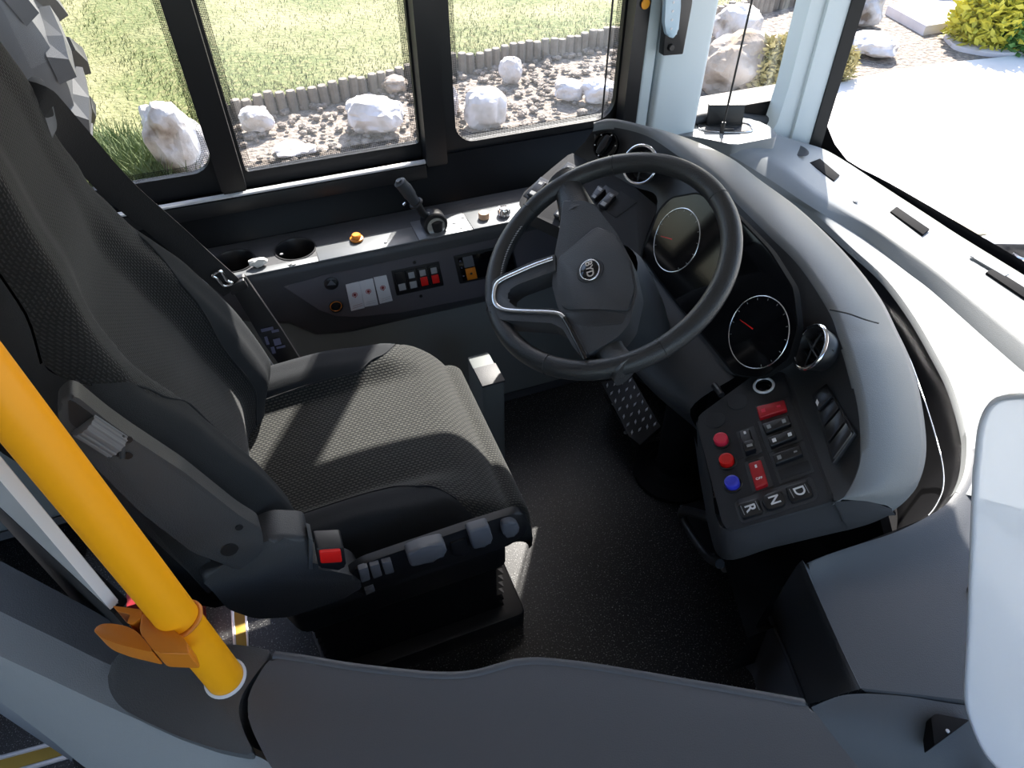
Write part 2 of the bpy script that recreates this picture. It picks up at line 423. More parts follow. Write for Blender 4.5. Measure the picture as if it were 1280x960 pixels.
# wooden stakes
edge = thing('stake_edging', BL[4], 'row of short weathered round wooden stakes edging the lawn', 'edging')
dist = [0]
for a, b in zip(BL, BL[1:]): dist.append(dist[-1]+(b-a).length)
s = 0; stake_me = []
for k in range(4):
    bm = bmesh.new(); rr = .038; ring = []
    for h, r in ((0, rr), (.150, rr), (.163, rr*.88)):
        ring.append([bm.verts.new((r*math.cos(2*math.pi*j/8+k), r*math.sin(2*math.pi*j/8+k), h)) for j in range(8)])
    for A, B in zip(ring, ring[1:]):
        for j in range(8): bm.faces.new((A[j], A[(j+1) % 8], B[(j+1) % 8], B[j]))
    bm.faces.new(ring[-1])
    me = bpy.data.meshes.new('stake'); bm.to_mesh(me); bm.free(); me.materials.append(MATS['wood_stake']); stake_me.append(me)
kk = 0
while s < dist[-1] and kk < 290:
    i = max(j for j in range(len(dist)) if dist[j] <= s); i = min(i, len(BL)-2)
    p = BL[i].lerp(BL[i+1], (s-dist[i])/(dist[i+1]-dist[i]))
    o = bpy.data.objects.new('stake', random.choice(stake_me)); COL.objects.link(o); o.parent = edge
    o.matrix_parent_inverse = Matrix.Translation(-edge.location)
    o.location = p+Vector((0, 0, random.uniform(-.025, .01)-.01)); o.rotation_euler = (random.uniform(-.04, .04), random.uniform(-.04, .04), random.uniform(0, 6))
    s += random.uniform(.076, .088); kk += 1

def rock(px, pyb, wpx, hpx, m, label, name='garden_rock', seed=0, lean=0, flat=1.0, dep=.75, group=None, rough=.34, lift=0, rot=0):
    g = atz(px, pyb, GZ); d = (g-CAM).dot(FW)
    W = wpx*d/FP/2; Hh = hpx*d/FP*flat; Dp = W*dep
    c = g + Vector((0, Dp*.6, 0))
    bm = bmesh.new(); bmesh.ops.create_icosphere(bm, subdivisions=4, radius=1)
    off = Vector((seed*13.7, seed*5.1, seed*3.3))
    q = Matrix.Rotation(rot, 3, 'Y')
    for v in bm.verts:
        p = v.co.copy()
        cell = noise.cell_vector(p*1.0+off)
        r = 1 + rough*noise.noise(p*1.1+off) + rough*.55*noise.noise(p*2.4+off) + .25*rough*noise.noise(p*6+off)
        vv = noise.voronoi(p*1.6+off)[0]; r += .28*rough*(vv[1]-vv[0])
        p = p*r; p.x = math.copysign(abs(p.x)**.85, p.x); p.z = math.copysign(abs(p.z)**.8, p.z)
        v.co = p
    zs = [v.co.z for v in bm.verts]; xs = [v.co.x for v in bm.verts]
    for v in bm.verts:
        t = (v.co.z-min(zs))/(max(zs)-min(zs)); x = (v.co.x-min(xs))/(max(xs)-min(xs))*2-1
        z = t*1.12-.12
        loc = RT*(x*W + lean*t*W) + Vector((FW.x, FW.y, 0)).normalized()*(v.co.y*Dp)
        v.co = c + loc + Vector((0, 0, z*Hh+lift))
    o = from_bm(name, bm, m, angle=24); tag(o, label, 'rock', group or 'garden rocks in the soil bed'); return o
rock(243, 224, 66, 98, 'rock_mixed', 'tall pointed white and brown rock standing in grass beside the window post', seed=1, lean=-.45, flat=.95, dep=.8)
rock(326, 166, 44, 28, 'rock', 'small white rock at the start of the stake edging', seed=2)
rock(372, 196, 54, 30, 'rock', 'flat white stone sunk in soil nearest the window', seed=3, flat=.35)
rock(474, 168, 74, 50, 'rock', 'large flat-topped white rock by the window divider', seed=4, flat=.85)
rock(496, 116, 34, 18, 'rock_brown', 'small brownish stone leaning on the stakes', seed=5)
rock(556, 151, 42, 44, 'rock', 'rounded white rock half hidden by the window divider', seed=6)
rock(611, 160, 54, 50, 'rock', 'squarish bright white rock alone in the soil', seed=7, flat=.9, rough=.25)
rock(642, 104, 30, 30, 'rock', 'small pointed white stone between square rock and stakes', seed=8, lean=-.2)
rock(715, 126, 38, 28, 'rock', 'white stone on the stake side of a close pair', seed=9, flat=.8)
rock(752, 130, 44, 32, 'rock', 'jagged white stone behind the thin blind rod', seed=10, flat=.85)
rock(925, 52, 62, 40, 'rock', 'rounded white boulder behind the brown-faced boulder', seed=11)
rock(915, 116, 88, 72, 'rock_brown', 'big pointed brown-faced boulder seen through the quarter window', seed=12, lean=.15, flat=.95)
rock(1096, 71, 64, 36, 'rock', 'broad white boulder beside the windscreen pillar', seed=13, flat=.62)
rock(1082, 32, 52, 36, 'rock', 'white boulder partly hidden behind the windscreen pillar', seed=14)
rock(1190, 8, 40, 20, 'rock', 'small pale stone behind the stone slab', seed=15)
slabp = [atz(x, y, GZ+.07) for x, y in ((1110, 6), (1158, 32), (1210, 24), (1190, -4), (1150, -8))]
tag(slab('stone_slab', slabp, (0, 0, 1), .09, 'slab_stone', bev=.015), 'flat pinkish stone slab raised on the soil bed', 'slab')
flat2 = [atz(x, y, GZ+.02) for x, y in ((1178, 40), (1215, 36), (1290, 52), (1300, 66), (1240, 66), (1195, 58))]
tag(slab('paving_stone', flat2, (0, 0, 1), .05, 'slab_stone', rad=.1, bev=.01), 'low flat paving stone between slab and pavement', 'slab')
# loose clods
V = []; bm = bmesh.new()
for _ in range(1700):
    t = random.random()*(len(BL)-1.01); i = int(t); a = BL[i].lerp(BL[i+1], t-i)
    b = Vector((a.x*.45, 2.6, GZ)); p = a.lerp(b, random.random()**1.3)
    if p.x > 1.0 + .9*max(0, p.y-2.2): continue
    r = random.uniform(.012, .04)
    mm = Matrix.Translation(p+Vector((0, 0, r*.1))) @ Matrix.Rotation(random.random()*6, 4, 'Z') @ Matrix.Diagonal((r*random.uniform(.8, 1.6), r, r*.7, 1))
    bmesh.ops.create_icosphere(bm, subdivisions=1, radius=1, matrix=mm)
tag(from_bm('soil_clods', bm, 'soil', smooth=False), 'loose brown clods scattered over the soil bed', 'soil', kind='stuff')
# bushes and tufts
def bush(name, px, pyb, wpx, hpx, leafm, n, leaf, label, cat='bush', stem='leaf_dry', dz=0):
    g = atz(px, pyb, GZ); d = (g-CAM).dot(FW); W = wpx*d/FP/2; Hh = hpx*d/FP
    root = thing(name, g, label, cat, 'dry tufts by the boulders' if name == 'dry_tuft' else None)
    V, Fc = [], []
    for _ in range(n):
        while True:
            q = Vector((random.uniform(-1, 1), random.uniform(-1, 1), random.uniform(0, 1)))
            if q.x**2+q.y**2+(q.z-.3)**2*1.6 < 1: break
        p = g + Vector((q.x*W, q.y*W*.8+W*.5, q.z*Hh)); a = Vector((random.gauss(0, 1), random.gauss(0, 1), random.gauss(.4, .7))).normalized()
        b = a.cross(Vector((random.random(), random.random(), random.random()))).normalized(); l = leaf*random.uniform(.6, 1.4); k = len(V)
        V += [p, p+a*l*.5+b*l*.22, p+a*l, p+a*l*.5-b*l*.22]; Fc.append((k, k+1, k+2, k+3))
    me = bpy.data.meshes.new('foliage'); me.from_pydata([tuple(v) for v in V], [], Fc); link('foliage', me, leafm, root)
    for _ in range(6):
        e = g + Vector((random.uniform(-.6, .6)*W, W*.5+random.uniform(-.4, .4)*W, Hh*.7))
        tube('stem', [g+Vector((0, W*.5, -.02)), g.lerp(e, .5)+Vector((0, W*.25, .03)), e], .008, stem, root, n=6, rs=5)
    return root
bush('flowering_bush', 1262, 60, 120, 70, 'leaf_yellow', 4200, .085, 'yellow flowering bush beyond the stone slab')
bush('leafy_shrub', 1300, 66, 90, 44, 'leaf_green', 2600, .085, 'low green shrub in front of the yellow bush', 'shrub')
bush('dry_tuft', 968, 122, 60, 66, 'leaf_dry', 2400, .055, 'dry straw-coloured tuft beside the brown-faced boulder', 'plant')
bush('dry_tuft', 1052, 100, 46, 36, 'leaf_dry', 1500, .045, 'dry tuft by the windscreen pillar at pavement edge', 'plant')
gt = []
for cx, cy, n, rad in ((152, 205, 700, .38), (188, 214, 500, .3), (120, 190, 400, .35), (215, 226, 250, .2)):
    c0 = atz(cx, cy, GZ)
    for _ in range(n):
        a = random.uniform(0, 6.28); r = rad*math.sqrt(random.random()); gt.append((c0.x+r*math.cos(a), c0.y+r*math.sin(a)*.8, GZ+.0))
ramp_mat('tuft_green', [(.3, (.08, .125, .05)), (.6, (.19, .23, .11)), (.75, (.32, .31, .16))], 4, bump=0)
tag(blades('long_grass', gt, 'tuft_green', .08, .22, .010, .9), 'longer green grass around the tall pointed rock', 'grass', kind='stuff')

# tractor tyre standing outside
TY, TR = 4.0, .95
tc_ = Vector((-1.70, TY+.25, GZ+TR+.0))
ty = thing('tractor_tyre', (tc_.x, tc_.y, GZ), 'huge grey lugged tractor tyre standing upright on the lawn', 'tyre')
prof = [(.50, -.20), (.56, -.25), (.72, -.27), (.84, -.245), (.885, -.20), (.895, 0), (.885, .20), (.84, .245), (.72, .27), (.56, .25), (.50, .20), (.50, -.20)]
lathe('carcass', tc_, (0, 1, 0), prof, 'tyre_rubber', ty, seg=64)
torus('rim_bead', tc_+Vector((0, -.235, 0)), (0, 1, 0), .60, .02, 'tyre_rubber', ty, seg=64, rs=8)
for k in range(20):
    for side in (-1, 1):
        a = 2*math.pi*(k+(.5 if side > 0 else 0))/20+.06
        bm = bmesh.new(); vs_ = []
        for yy, da, r0, r1, wd in ((side*.0, .16, .86, .945, .03), (side*.15, .05, .86, .955, .034), (side*.245, -.04, .86, .945, .040)):
            for r, ww in ((r0, wd*1.7), (r1, wd)):
                for sgn in (-1, 1):
                    ang = a+da+sgn*ww/.9
                    vs_.append(bm.verts.new(tc_+Vector((r*math.cos(ang), yy, r*math.sin(ang)))))
        for q in range(2):
            b0, b1 = q*4, q*4+4
            for i0, i1 in ((0, 1), (1, 3), (3, 2), (2, 0)): bm.faces.new((vs_[b0+i0], vs_[b0+i1], vs_[b1+i1], vs_[b1+i0]))
        for b0 in (0, 8): bm.faces.new((vs_[b0], vs_[b0+1], vs_[b0+3], vs_[b0+2]))
        from_bm('lug', bm, 'tyre_rubber', ty, smooth=False)

# things standing on the pavement just in front of the windscreen
kb = [atz(x, y, GZ+.13) for x, y in ((1184, 274), (1232, 262), (1300, 262), (1330, 290), (1215, 293))]
tag(slab('kerb_block', kb, (0, 0, 1), .14, 'kerb_stone', rad=.06, bev=.02), 'rough weathered kerb block on the pavement', 'kerb')
cr = thing('metal_crate', atz(1260, 320, GZ), 'dark metal crate with white lid and chrome handle on pavement', 'crate')
lid = [atz(x, y, GZ+.34) for x, y in ((1213, 298), (1278, 283), (1400, 290), (1400, 300))]
slab('lid', lid, (0, 0, 1), .03, 'white_gloss', cr, bev=.005)
cb = [atz(x, y, GZ+.31) for x, y in ((1218, 301), (1282, 288), (1400, 293), (1400, 301))]
slab('body', cb, (0, 0, 1), .30, 'black_satin', cr, bev=.005)
tube('handle', [atz(1258, 309, GZ+.25)+Vector((-.02, -.06, 0)), atz(1268, 311, GZ+.25)+Vector((-.04, -.09, 0)), atz(1290, 306, GZ+.25)+Vector((-.02, -.06, 0))], .012, 'chrome', cr)
bmw = [atz(1234, 250, GZ+.10), atz(1280, 281, GZ+.10), atz(1300, 281, GZ+.10), atz(1252, 250, GZ+.10)]
tag(slab('timber_beam', bmw, (0, 0, 1), .10, 'white_gloss', bev=.006), 'long white painted beam lying beside the kerb block', 'beam')

# ================================================================== BUS SHELL
YW = 1.60                                   # inside face of the window band
struct(box('floor', (-.64, .30, -.04), (1.75, 1.62, 0), 'floor_vinyl', bev=0))
fa = struct(box('floor_aisle', (-5, -1.1, -.36), (1.75, 1.60, -.32), 'floor_vinyl', bev=0)); 
fa.name = 'floor_2'
struct(box('ceiling', (-5, -1.2, 1.95), (1.6, 1.72, 2.0), 'ceiling_paint', bev=0))
struct(box('wall_back', (-5.05, -1.2, -.4), (-5, 1.72, 2.0), 'ceiling_paint', bev=0))
wr = struct(box('wall_right', (-5, -1.2, -.75), (1.6, -1.15, .45), 'wall_grey', bev=0))
for x in (-4.9, -3.4, -1.9, -.4, .9): box('post', (x, -1.2, .45), (x+.1, -1.15, 1.95), 'black_satin', wr, bev=0)
box('header', (-5, -1.2, 1.6), (1.6, -1.15, 1.95), 'ceiling_paint', wr, bev=0)
# left side below the glass
wl = struct(box('wall_left', (-5, 1.60, -.75), (1.60, 1.70, .645), 'black_wall', bev=0))
slab('sill_panel', [(-3, 1.597, .655), (1.05, 1.597, .655), (1.05, 1.545, .54), (-3, 1.545, .54)], (0, -1, .4), .02, 'black_wall', wl, bev=.004)
slab('window_rail', [(-3, 1.5755, .662), (.375, 1.5755, .662), (.375, 1.567, .658), (-3, 1.567, .658)], (0, -.35, 1), .006, 'white_gloss', wl, bev=.001)
slab('rail_face', [(-3, 1.565, .650), (.375, 1.565, .650), (.375, 1.565, .615), (-3, 1.565, .615)], (0, -1, 0), .02, 'black_satin', wl, bev=.001)
box('header', (-5, 1.60, 1.34), (1.45, 1.66, 1.95), 'ceiling_paint', wl, bev=0)
for x in (-4.2, -2.8, -1.5): box('post', (x, 1.58, .645), (x+.08, 1.66, 1.35), 'black_satin', wl, bev=0)

def rect_r(x0, x1, z0, z1, y, r, seg=6):
    pts = []
    for cx, cz, a0 in ((x1-r, z0+r, -90), (x1-r, z1-r, 0), (x0+r, z1-r, 90), (x0+r, z0+r, 180)):
        for k in range(seg+1):
            a = R_(a0+90*k/seg); pts.append(Vector((cx+r*math.cos(a), y, cz+r*math.sin(a))))
    return pts
def ringmesh(name, A, B, y0, y1, m, parent, uv=False):
    """flat ring between outlines A (outer) and B (inner), with depth y0..y1"""
    bm = bmesh.new(); n = len(A)
    L = [[bm.verts.new((p.x, y, p.z)) for p in P] for P, y in ((A, y0), (B, y0), (B, y1), (A, y1))]
    for a in range(4):
        P, Q = L[a], L[(a+1) % 4]
        for i in range(n): bm.faces.new((P[i], P[(i+1) % n], Q[(i+1) % n], Q[i]))
    o = from_bm(name, bm, m, parent, angle=30)
    if uv:
        ul = o.data.uv_layers.new(name='UVMap')
        for l in o.data.loops: v = o.data.vertices[l.vertex_index].co; ul.data[l.index].uv = (v.x, v.z)
    return o
def side_window(n, x0, x1, z0, z1, r, bar, label_pane='glass', fr=.016):
    wn = bpy.data.objects.new('window_%d' % n, None); COL.objects.link(wn); wn.location = ((x0+x1)/2, YW, z0); struct(wn)
    A, B = rect_r(x0-bar, x1+bar, .640, z1+bar, YW, .004), rect_r(x0, x1, z0, z1, YW, r)
    ringmesh('frame', A, B, YW+.006, YW+.024, 'black_satin', wn)
    ringmesh('dotted_border', B, rect_r(x0+fr, x1-fr, z0+fr, z1-fr, YW, max(.004, r-fr*.5)), YW+.0180, YW+.0182, 'frit', wn, uv=True)
    slab('pane', rect_r(x0-.004, x1+.004, z0-.004, z1+.004, YW+.02, r), (0, -1, 0), .004, label_pane, wn)
    return wn
side_window(1, -.98, -.108, .705, 1.33, .05, .03)
side_window(2, -.045, .372, .690, 1.33, .008, .03, 'glass_haze')
side_window(3, .468, .915, .672, 1.33, .05, .035, 'glass_haze')
# the posts between the panes
p1 = box('trim_1', (-.106, 1.548, .668), (-.052, 1.60, 1.36), 'black_satin', bev=.012); struct(p1)
p2 = box('trim_2', (.376, 1.555, .645), (.428, 1.60, 1.36), 'black_satin', bev=.008); struct(p2)
p3 = box('trim_3', (.918, 1.56, .60), (.958, 1.60, 1.36), 'black_satin', bev=.006); struct(p3)
# white pillar between side window and quarter window
pil = struct(bpy.data.objects.new('trim_4', None)); COL.objects.link(pil); pil.location = (1.05, 1.58, .5)
def prism_z(name, prof, z0, z1, m, parent, bev=.008):
    return slab(name, [Vector((x, y, z1)) for x, y in prof], (0, 0, 1), z1-z0, m, parent, rad=bev, seg=4)
prism_z('edge_strip', [(.958, 1.562), (.992, 1.558), (.995, 1.63), (.958, 1.63)], .52, 1.95, 'white_paint', pil)
prism_z('pillar_face', [(.996, 1.545), (1.144, 1.545), (1.150, 1.64), (.996, 1.64)], .52, 1.95, 'white_paint', pil, .014)
# A pillar
apil = struct(bpy.data.objects.new('trim_5', None)); COL.objects.link(apil); apil.location = (1.5, 1.57, .5)
def xa(z): return -.03*(z-.55)
def lean_prism(name, prof, z0, z1, m, parent, n=12, flare=None):
    rows = []
    for i in range(n):
        z = z0+(z1-z0)*i/(n-1); f = flare(z) if flare else 0
        rows.append([Vector((x+xa(z)-(f if j in (0, 1) else 0), y, z)) for j, (x, y) in enumerate(prof)]+[Vector((prof[0][0]+xa(z)-f, prof[0][1], z))])
    return sheet(name, rows, m, parent, angle=30)
fl = lambda z: .055*max(0, 1-(z-.50)/.16)**2
lean_prism('pillar_rear', [(1.436, 1.60), (1.445, 1.555), (1.487, 1.545), (1.495, 1.60)], .50, 1.95, 'white_paint', apil, 16, fl)
lean_prism('pillar_front', [(1.489, 1.60), (1.487, 1.535), (1.545, 1.52), (1.56, 1.60)], .50, 1.95, 'white_paint', apil, 16)
lean_prism('windscreen_gasket', [(1.547, 1.62), (1.545, 1.515), (1.575, 1.50), (1.62, 1.62)], .47, 1.95, 'black_satin', apil, 12)
# quarter window
qw = struct(bpy.data.objects.new('window_4', None)); COL.objects.link(qw); qw.location = (1.3, 1.62, .6)
slab('pane', [(1.14, 1.62, .56), (1.45, 1.62, .56), (1.45, 1.62, 1.90), (1.14, 1.62, 1.90)], (0, -1, 0), .004, 'glass', qw)
gpx = [(1009, -12), (993, 58), (982, 105), (972, 140), (960, 160), (930, 150), (890, 146), (850, 152)]
gq = [aty(x, y, 1.612) for x, y in gpx]
tube('gasket', [Vector((1.435, 1.612, 1.9)), Vector((1.430, 1.612, 1.2))]+gq[:4]+[aty(960, 150, 1.612)], .012, 'black_satin', qw, n=40, rs=8)
tube('sill_gasket', [aty(968, 152, 1.60), aty(935, 149, 1.595), aty(900, 146, 1.59), aty(872, 148, 1.59), aty(852, 158, 1.59)], .016, 'plastic_dark', qw, n=24, rs=10)
# windscreen
ws = struct(bpy.data.objects.new('window_5', None)); COL.objects.link(ws); ws.location = (1.64, .2, .48)
def wsx(y, z): return 1.648 - .09*(z-.48) + .05*(1-min(1, ((y-.2)/1.35)**2)) - .045*max(0, (y-1.25)/.3)**2
rows = [[Vector((wsx(y, z), y, z)) for y in [1.54-.1*i for i in range(28)]] for z in [.47+.1*k for k in range(15)]]
sheet('pane', rows, 'glass', ws)
def strip_ws(name, zf0, zf1, m, off=-.004):
    ys = [1.54-.05*i for i in range(54)]
    rr = [[Vector((wsx(y, zf0(y))+off, y, zf0(y))) for y in ys], [Vector((wsx(y, zf1(y))+off, y, zf1(y))) for y in ys]]
    return sheet(name, rr, m, ws)
cor = lambda y: .10*max(0, (y-1.40)/.14)**2.2
strip_ws('lower_border', lambda y: .455, lambda y: .492+cor(y), 'black_satin')
box('header', (1.50, -1.2, 1.38), (1.60, 1.60, 2.0), 'ceiling_paint', ws, bev=0)  # unseen, lowered to block sun that would hit the dash shroud
box('front_panel', (1.66, -1.2, -.75), (1.72, 1.60, .44), 'black_satin', ws, bev=0)

# ================================================================== SIDE CONSOLE (under the driver's window)
YC, ZC = 1.40, .545                        # front edge and height of the shelf
con = thing('side_console', (.2, 1.45, .31), 'dark plastic console with aluminium shelf running under the side windows', 'console')
X0, X1 = -.75, .95
# body: face panel leans, lower edge rises to the rear behind the seat
def cz(x): return interp([(-.75, .47), (-.20, .44), (-.06, .39), (.03, .325), (.10, .312), (.95, .300)], x)
xs = [X0+(X1-X0)*i/60 for i in range(61)]
rows = []
for k, (yy, zz) in enumerate([(1.545, .555), (1.50, .552), (1.47, .545), (1.408, .545), (1.400, .540), (1.398, .528), (1.40, None), (1.412, None), (1.45, None)]):
    r = []
    for x in xs:
        zb = cz(x)
        z = zz if zz is not None else (zb+.018 if k == 6 else zb if k == 7 else zb-.004)
        r.append(Vector((x, yy, z)))
    rows.append(r)
# shelf surface with the two cup holder openings, then the rest of the body
cups = [atz(294, 334, ZC), atz(371, 318, ZC)]
for c in cups: c.y = 1.473
bm = bmesh.new()
def loop(pts):
    vs_ = [bm.verts.new(p) for p in pts]; return [bm.edges.new((vs_[i], vs_[(i+1) % len(vs_)])) for i in range(len(vs_))]
ed = loop([(X0, 1.405, ZC), (X1, 1.405, ZC), (X1, 1.545, ZC+.004), (X0, 1.545, ZC+.004)])
for c in cups: ed += loop([(c.x+.046*math.cos(2*math.pi*k/32), c.y+.046*math.sin(2*math.pi*k/32), ZC+.001) for k in range(32)])
bmesh.ops.triangle_fill(bm, use_beauty=True, edges=ed)
from_bm('shelf_top', bm, 'plastic_console', con, angle=10)
sheet('body', rows[3:], 'plastic_console', con, angle=60)
# shelf plate strips of brushed aluminium
SH = HZ(ZC+.0015)
def shelf(name, px, m, h=.002, bev=.0008, rad=0): return plate(name, px, HZ(ZC), h, m, con, base=-.001, rad=rad, bev=bev)
slab('shelf_edge', [(-.30, 1.402, ZC+.002), (.06, 1.402, ZC+.002), (.06, 1.424, ZC+.002), (-.30, 1.424, ZC+.002)], (0, 0, 1), .003, 'plate_alu', con, bev=.0008)
slab('shelf_plate', [(.062, 1.402, ZC+.002), (.30, 1.402, ZC+.002), (.30, 1.468, ZC+.002), (.062, 1.468, ZC+.002)], (0, 0, 1), .003, 'plate_alu', con, bev=.0008)
slab('brake_plate', [(.302, 1.403, ZC+.002), (.438, 1.403, ZC+.002), (.438, 1.492, ZC+.002), (.302, 1.492, ZC+.002)], (0, 0, 1), .003, 'plate_alu', con, bev=.0008)
slab('knob_plate', [(.440, 1.403, ZC+.002), (.70, 1.403, ZC+.002), (.70, 1.492, ZC+.002), (.440, 1.492, ZC+.002)], (0, 0, 1), .003, 'plate_alu', con, bev=.0008)
for x, y in ((352, 318), (482, 303), (579, 272), (577, 285), (568, 279)):
    cyl('screw', atz(x, y, ZC+.002), (0, 0, 1), .004, .002, 'steel', con, bev=.0005, seg=12)
b = lathe('orange_button', atz(446, 299, ZC+.004), (0, 0, 1), [(0, 0), (.016, 0), (.016, .004), (.011, .005), (.011, .012), (.009, .014), (0, .014)], 'orange_button', con, seg=20); b['label'] = 'orange push button'
b = lathe('peach_button', atz(605, 272, ZC+.003), (0, 0, 1), [(0, 0), (.0135, 0), (.0135, .012), (.012, .0145), (0, .0145)], 'peach_button', con, seg=24); b['label'] = 'peach coloured round button'
kn = thing_k = lathe('chrome_knob', atz(630, 268, ZC+.003), (0, 0, 1), [(0, 0), (.0155, 0), (.0155, .003), (.0145, .004), (.0135, .017), (.0115, .020), (0, .0205)], 'chrome', con, seg=24); kn['label'] = 'fluted chrome rotary knob'
c0 = atz(630, 268, ZC+.003)
for k in range(12):
    a = 2*math.pi*k/12; d = Vector((math.cos(a), math.sin(a), 0))
    tube('flute', [c0+d*.0152+Vector((0, 0, .004)), c0+d*.0142+Vector((0, 0, .017))], .0016, 'steel', kn, rs=6)
# cup holders
for c in cups:
    lathe('cup_holder', c, (0, 0, 1), [(.050, .001), (.049, .003), (.046, .003), (.044, -.002), (.040, -.075), (0, -.075)], 'black_satin', con, seg=36)
# parking brake
bl = cyl('brake_boss', atz(546, 287, ZC+.003)+Vector((0, .012, 0)), (-.0, 0, 1), .026, .03, 'black_satin', con, bev=.006)
bc = atz(547, 286, ZC+.005)
lathe('brake_disc', bc+Vector((-.005, .028, .012)), (0, -1, .1), [(0, 0), (.030, 0), (.030, .034), (.027, .037), (0, .037)], 'black_satin', con, seg=28)
pl = lathe('brake_scale', bc+Vector((-.005, -.009, .012)), (0, -1, .1), [(0, 0), (.0225, 0), (.0225, .001), (0, .001)], 'silver', con, seg=28)
pl['label'] = 'round silver brake scale plate'
lv = tube('brake_lever', [bc+Vector((-.004, .015, .03)), aty(530, 268, 1.44), aty(522, 256, 1.44), aty(514, 247, 1.44)], .0095, 'black_satin', con, n=16, rs=12)
tube('lever_knob', [aty(519, 253, 1.44), aty(512, 243, 1.44), aty(507, 236, 1.44), aty(500, 228, 1.44), aty(498, 225, 1.44)], lambda t: [.0125, .0150, .0155, .0145, .007][min(4, int(t*4.999))], 'plastic_dark', lv, n=14, rs=14)
torus('collar', aty(520, 254, 1.44), (aty(500, 228, 1.44)-aty(520, 254, 1.44)), .014, .004, 'black_satin', lv, seg=20, rs=8)
cyl('lever_pin', aty(507, 254, 1.432), (-1, -.3, -.6), .0035, .008, 'chrome', lv, bev=.001, seg=10)
# instrument panel let into the face
CF = Plane((0, 1.3975, .43), (0, -1, .02), (1, 0, 0))
fp = plate('face_panel', [(354, 359), (400, 345), (500, 324), (600, 303), (700, 280), (760, 266), (790, 330), (700, 350), (600, 371), (500, 391), (446, 396), (420, 395), (400, 388)], CF, .002, 'panel_mauve', con, rad=.006, bev=.0008)
for x, y in ((518, 328), (526, 370)): cyl('screw', CF.at(x, y, .002), CF.n, .0042, .003, 'black_metal', con, bev=.001, seg=12)
# 12 V sockets
s1 = lathe('socket', CF.at(414, 354, .002), CF.n, [(0, 0), (.017, 0), (.017, .003), (.0125, .005), (.0125, .009), (.010, .010), (0, .010)], 'black_satin', con, seg=24)
slab('socket_tab', [CF.at(409, 357, .0125), CF.at(414, 350, .0125), (CF.at(420, 356, .0125))], CF.n, .002, 'button_grey', s1)
s2 = lathe('socket', CF.at(420, 383, .002), CF.n, [(0, .001), (.009, .001), (.0115, .006), (.0155, .006), (.017, .003), (.017, 0)], 'black_satin', con, seg=24)
torus('socket_ring', CF.at(420, 383, .0085), CF.n, .0135, .0008, 'orange_plastic', s2, seg=28, rs=6)
for k, q in enumerate(([(432, 356), (449, 352), (456, 385), (439, 389)], [(449, 352), (466, 348), (473, 381), (456, 384)], [(467, 347), (483, 344), (491, 376), (475, 380)])):
    cdp = plate('label_card', q, CF, .0035, 'card', con, base=.0015, rad=.0015, bev=.0005)
    cx, cy = sum(p[0] for p in q)/4, sum(p[1] for p in q)/4
    cc = CF.at(cx-.5, cy-2, .0037)
    torus('icon_ring', cc, CF.n, .0062, .0007, 'red_plastic', cdp, seg=20, rs=5)
    cyl('icon', cc, CF.n, .004, .0005, 'brown_icon', cdp, bev=.0002, seg=14)
    cyl('icon_stem', cc+Vector((.0005, 0, -.0075)), CF.n, .0015, .0005, 'brown_icon', cdp, bev=.0002, seg=8)
    for j in (0, 1):
        t0 = CF.at(q[3][0]+2, q[3][1]-6+j*2.4, .0036); t1 = CF.at(q[2][0]-3, q[2][1]-6+j*2.4, .0036)
        slab('text_line', [t0, t1, t1+Vector((0, 0, -.0008)), t0+Vector((0, 0, -.0008))], CF.n, .0002, 'brown_icon' if k == 0 else 'grey_print', cdp)
def lerp2(q, s, t):
    a = (q[0][0]+(q[1][0]-q[0][0])*s, q[0][1]+(q[1][1]-q[0][1])*s); b = (q[3][0]+(q[2][0]-q[3][0])*s, q[3][1]+(q[2][1]-q[3][1])*s)
    return (a[0]+(b[0]-a[0])*t, a[1]+(b[1]-a[1])*t)
SB = [(489, 339), (549, 327), (555, 357), (496, 370)]
sbk = plate('switch_block', SB, CF, .004, 'black_satin', con, base=.0, rad=.003, bev=.001)
icons = ['-', '◧', '◎', '▣']
for k in range(4):
    s0, s1_ = .05+k*.235, .05+k*.235+.205
    rk = plate('rocker', [lerp2(SB, s0, .12), lerp2(SB, s1_, .12), lerp2(SB, s1_, .9), lerp2(SB, s0, .9)], CF, .008, 'button_black', con, base=.003, rad=.001, bev=.0012)
    mtl, mbl = ('button_black', 'grey_print', 'grey_print', 'grey_print')[k], ('grey_print', 'grey_print', 'red_bright', 'red_bright')[k]
    if k: plate('lamp_top', [lerp2(SB, s0+.04, .20), lerp2(SB, s1_-.04, .20), lerp2(SB, s1_-.04, .44), lerp2(SB, s0+.04, .44)], CF, .0086, mtl, rk, base=.0075, rad=.001, bev=.0003)
    z0 = .58 if k < 2 else .50
    plate('lamp_bottom', [lerp2(SB, s0+.03, z0), lerp2(SB, s1_-.03, z0), lerp2(SB, s1_-.03, .84), lerp2(SB, s0+.03, .84)], CF, .0092, mbl, rk, base=.0075, rad=.001, bev=.0006)
DU = [(567, 321), (640, 305), (648, 340), (575, 355)]
dub = plate('display_unit', DU, CF, .005, 'black_satin', con, base=0, rad=.003, bev=.001)
plate('display_screen', [lerp2(DU, .06, .08), lerp2(DU, .97, .08), lerp2(DU, .97, .92), lerp2(DU, .06, .92)], CF, .0055, 'gauge_black', dub, base=.0045, rad=.002, bev=.0003)
plate('grey_key', [lerp2(DU, .14, .10), lerp2(DU, .31, .10), lerp2(DU, .31, .48), lerp2(DU, .14, .48)], CF, .007, 'button_grey', dub, base=.005, rad=.001, bev=.0004)
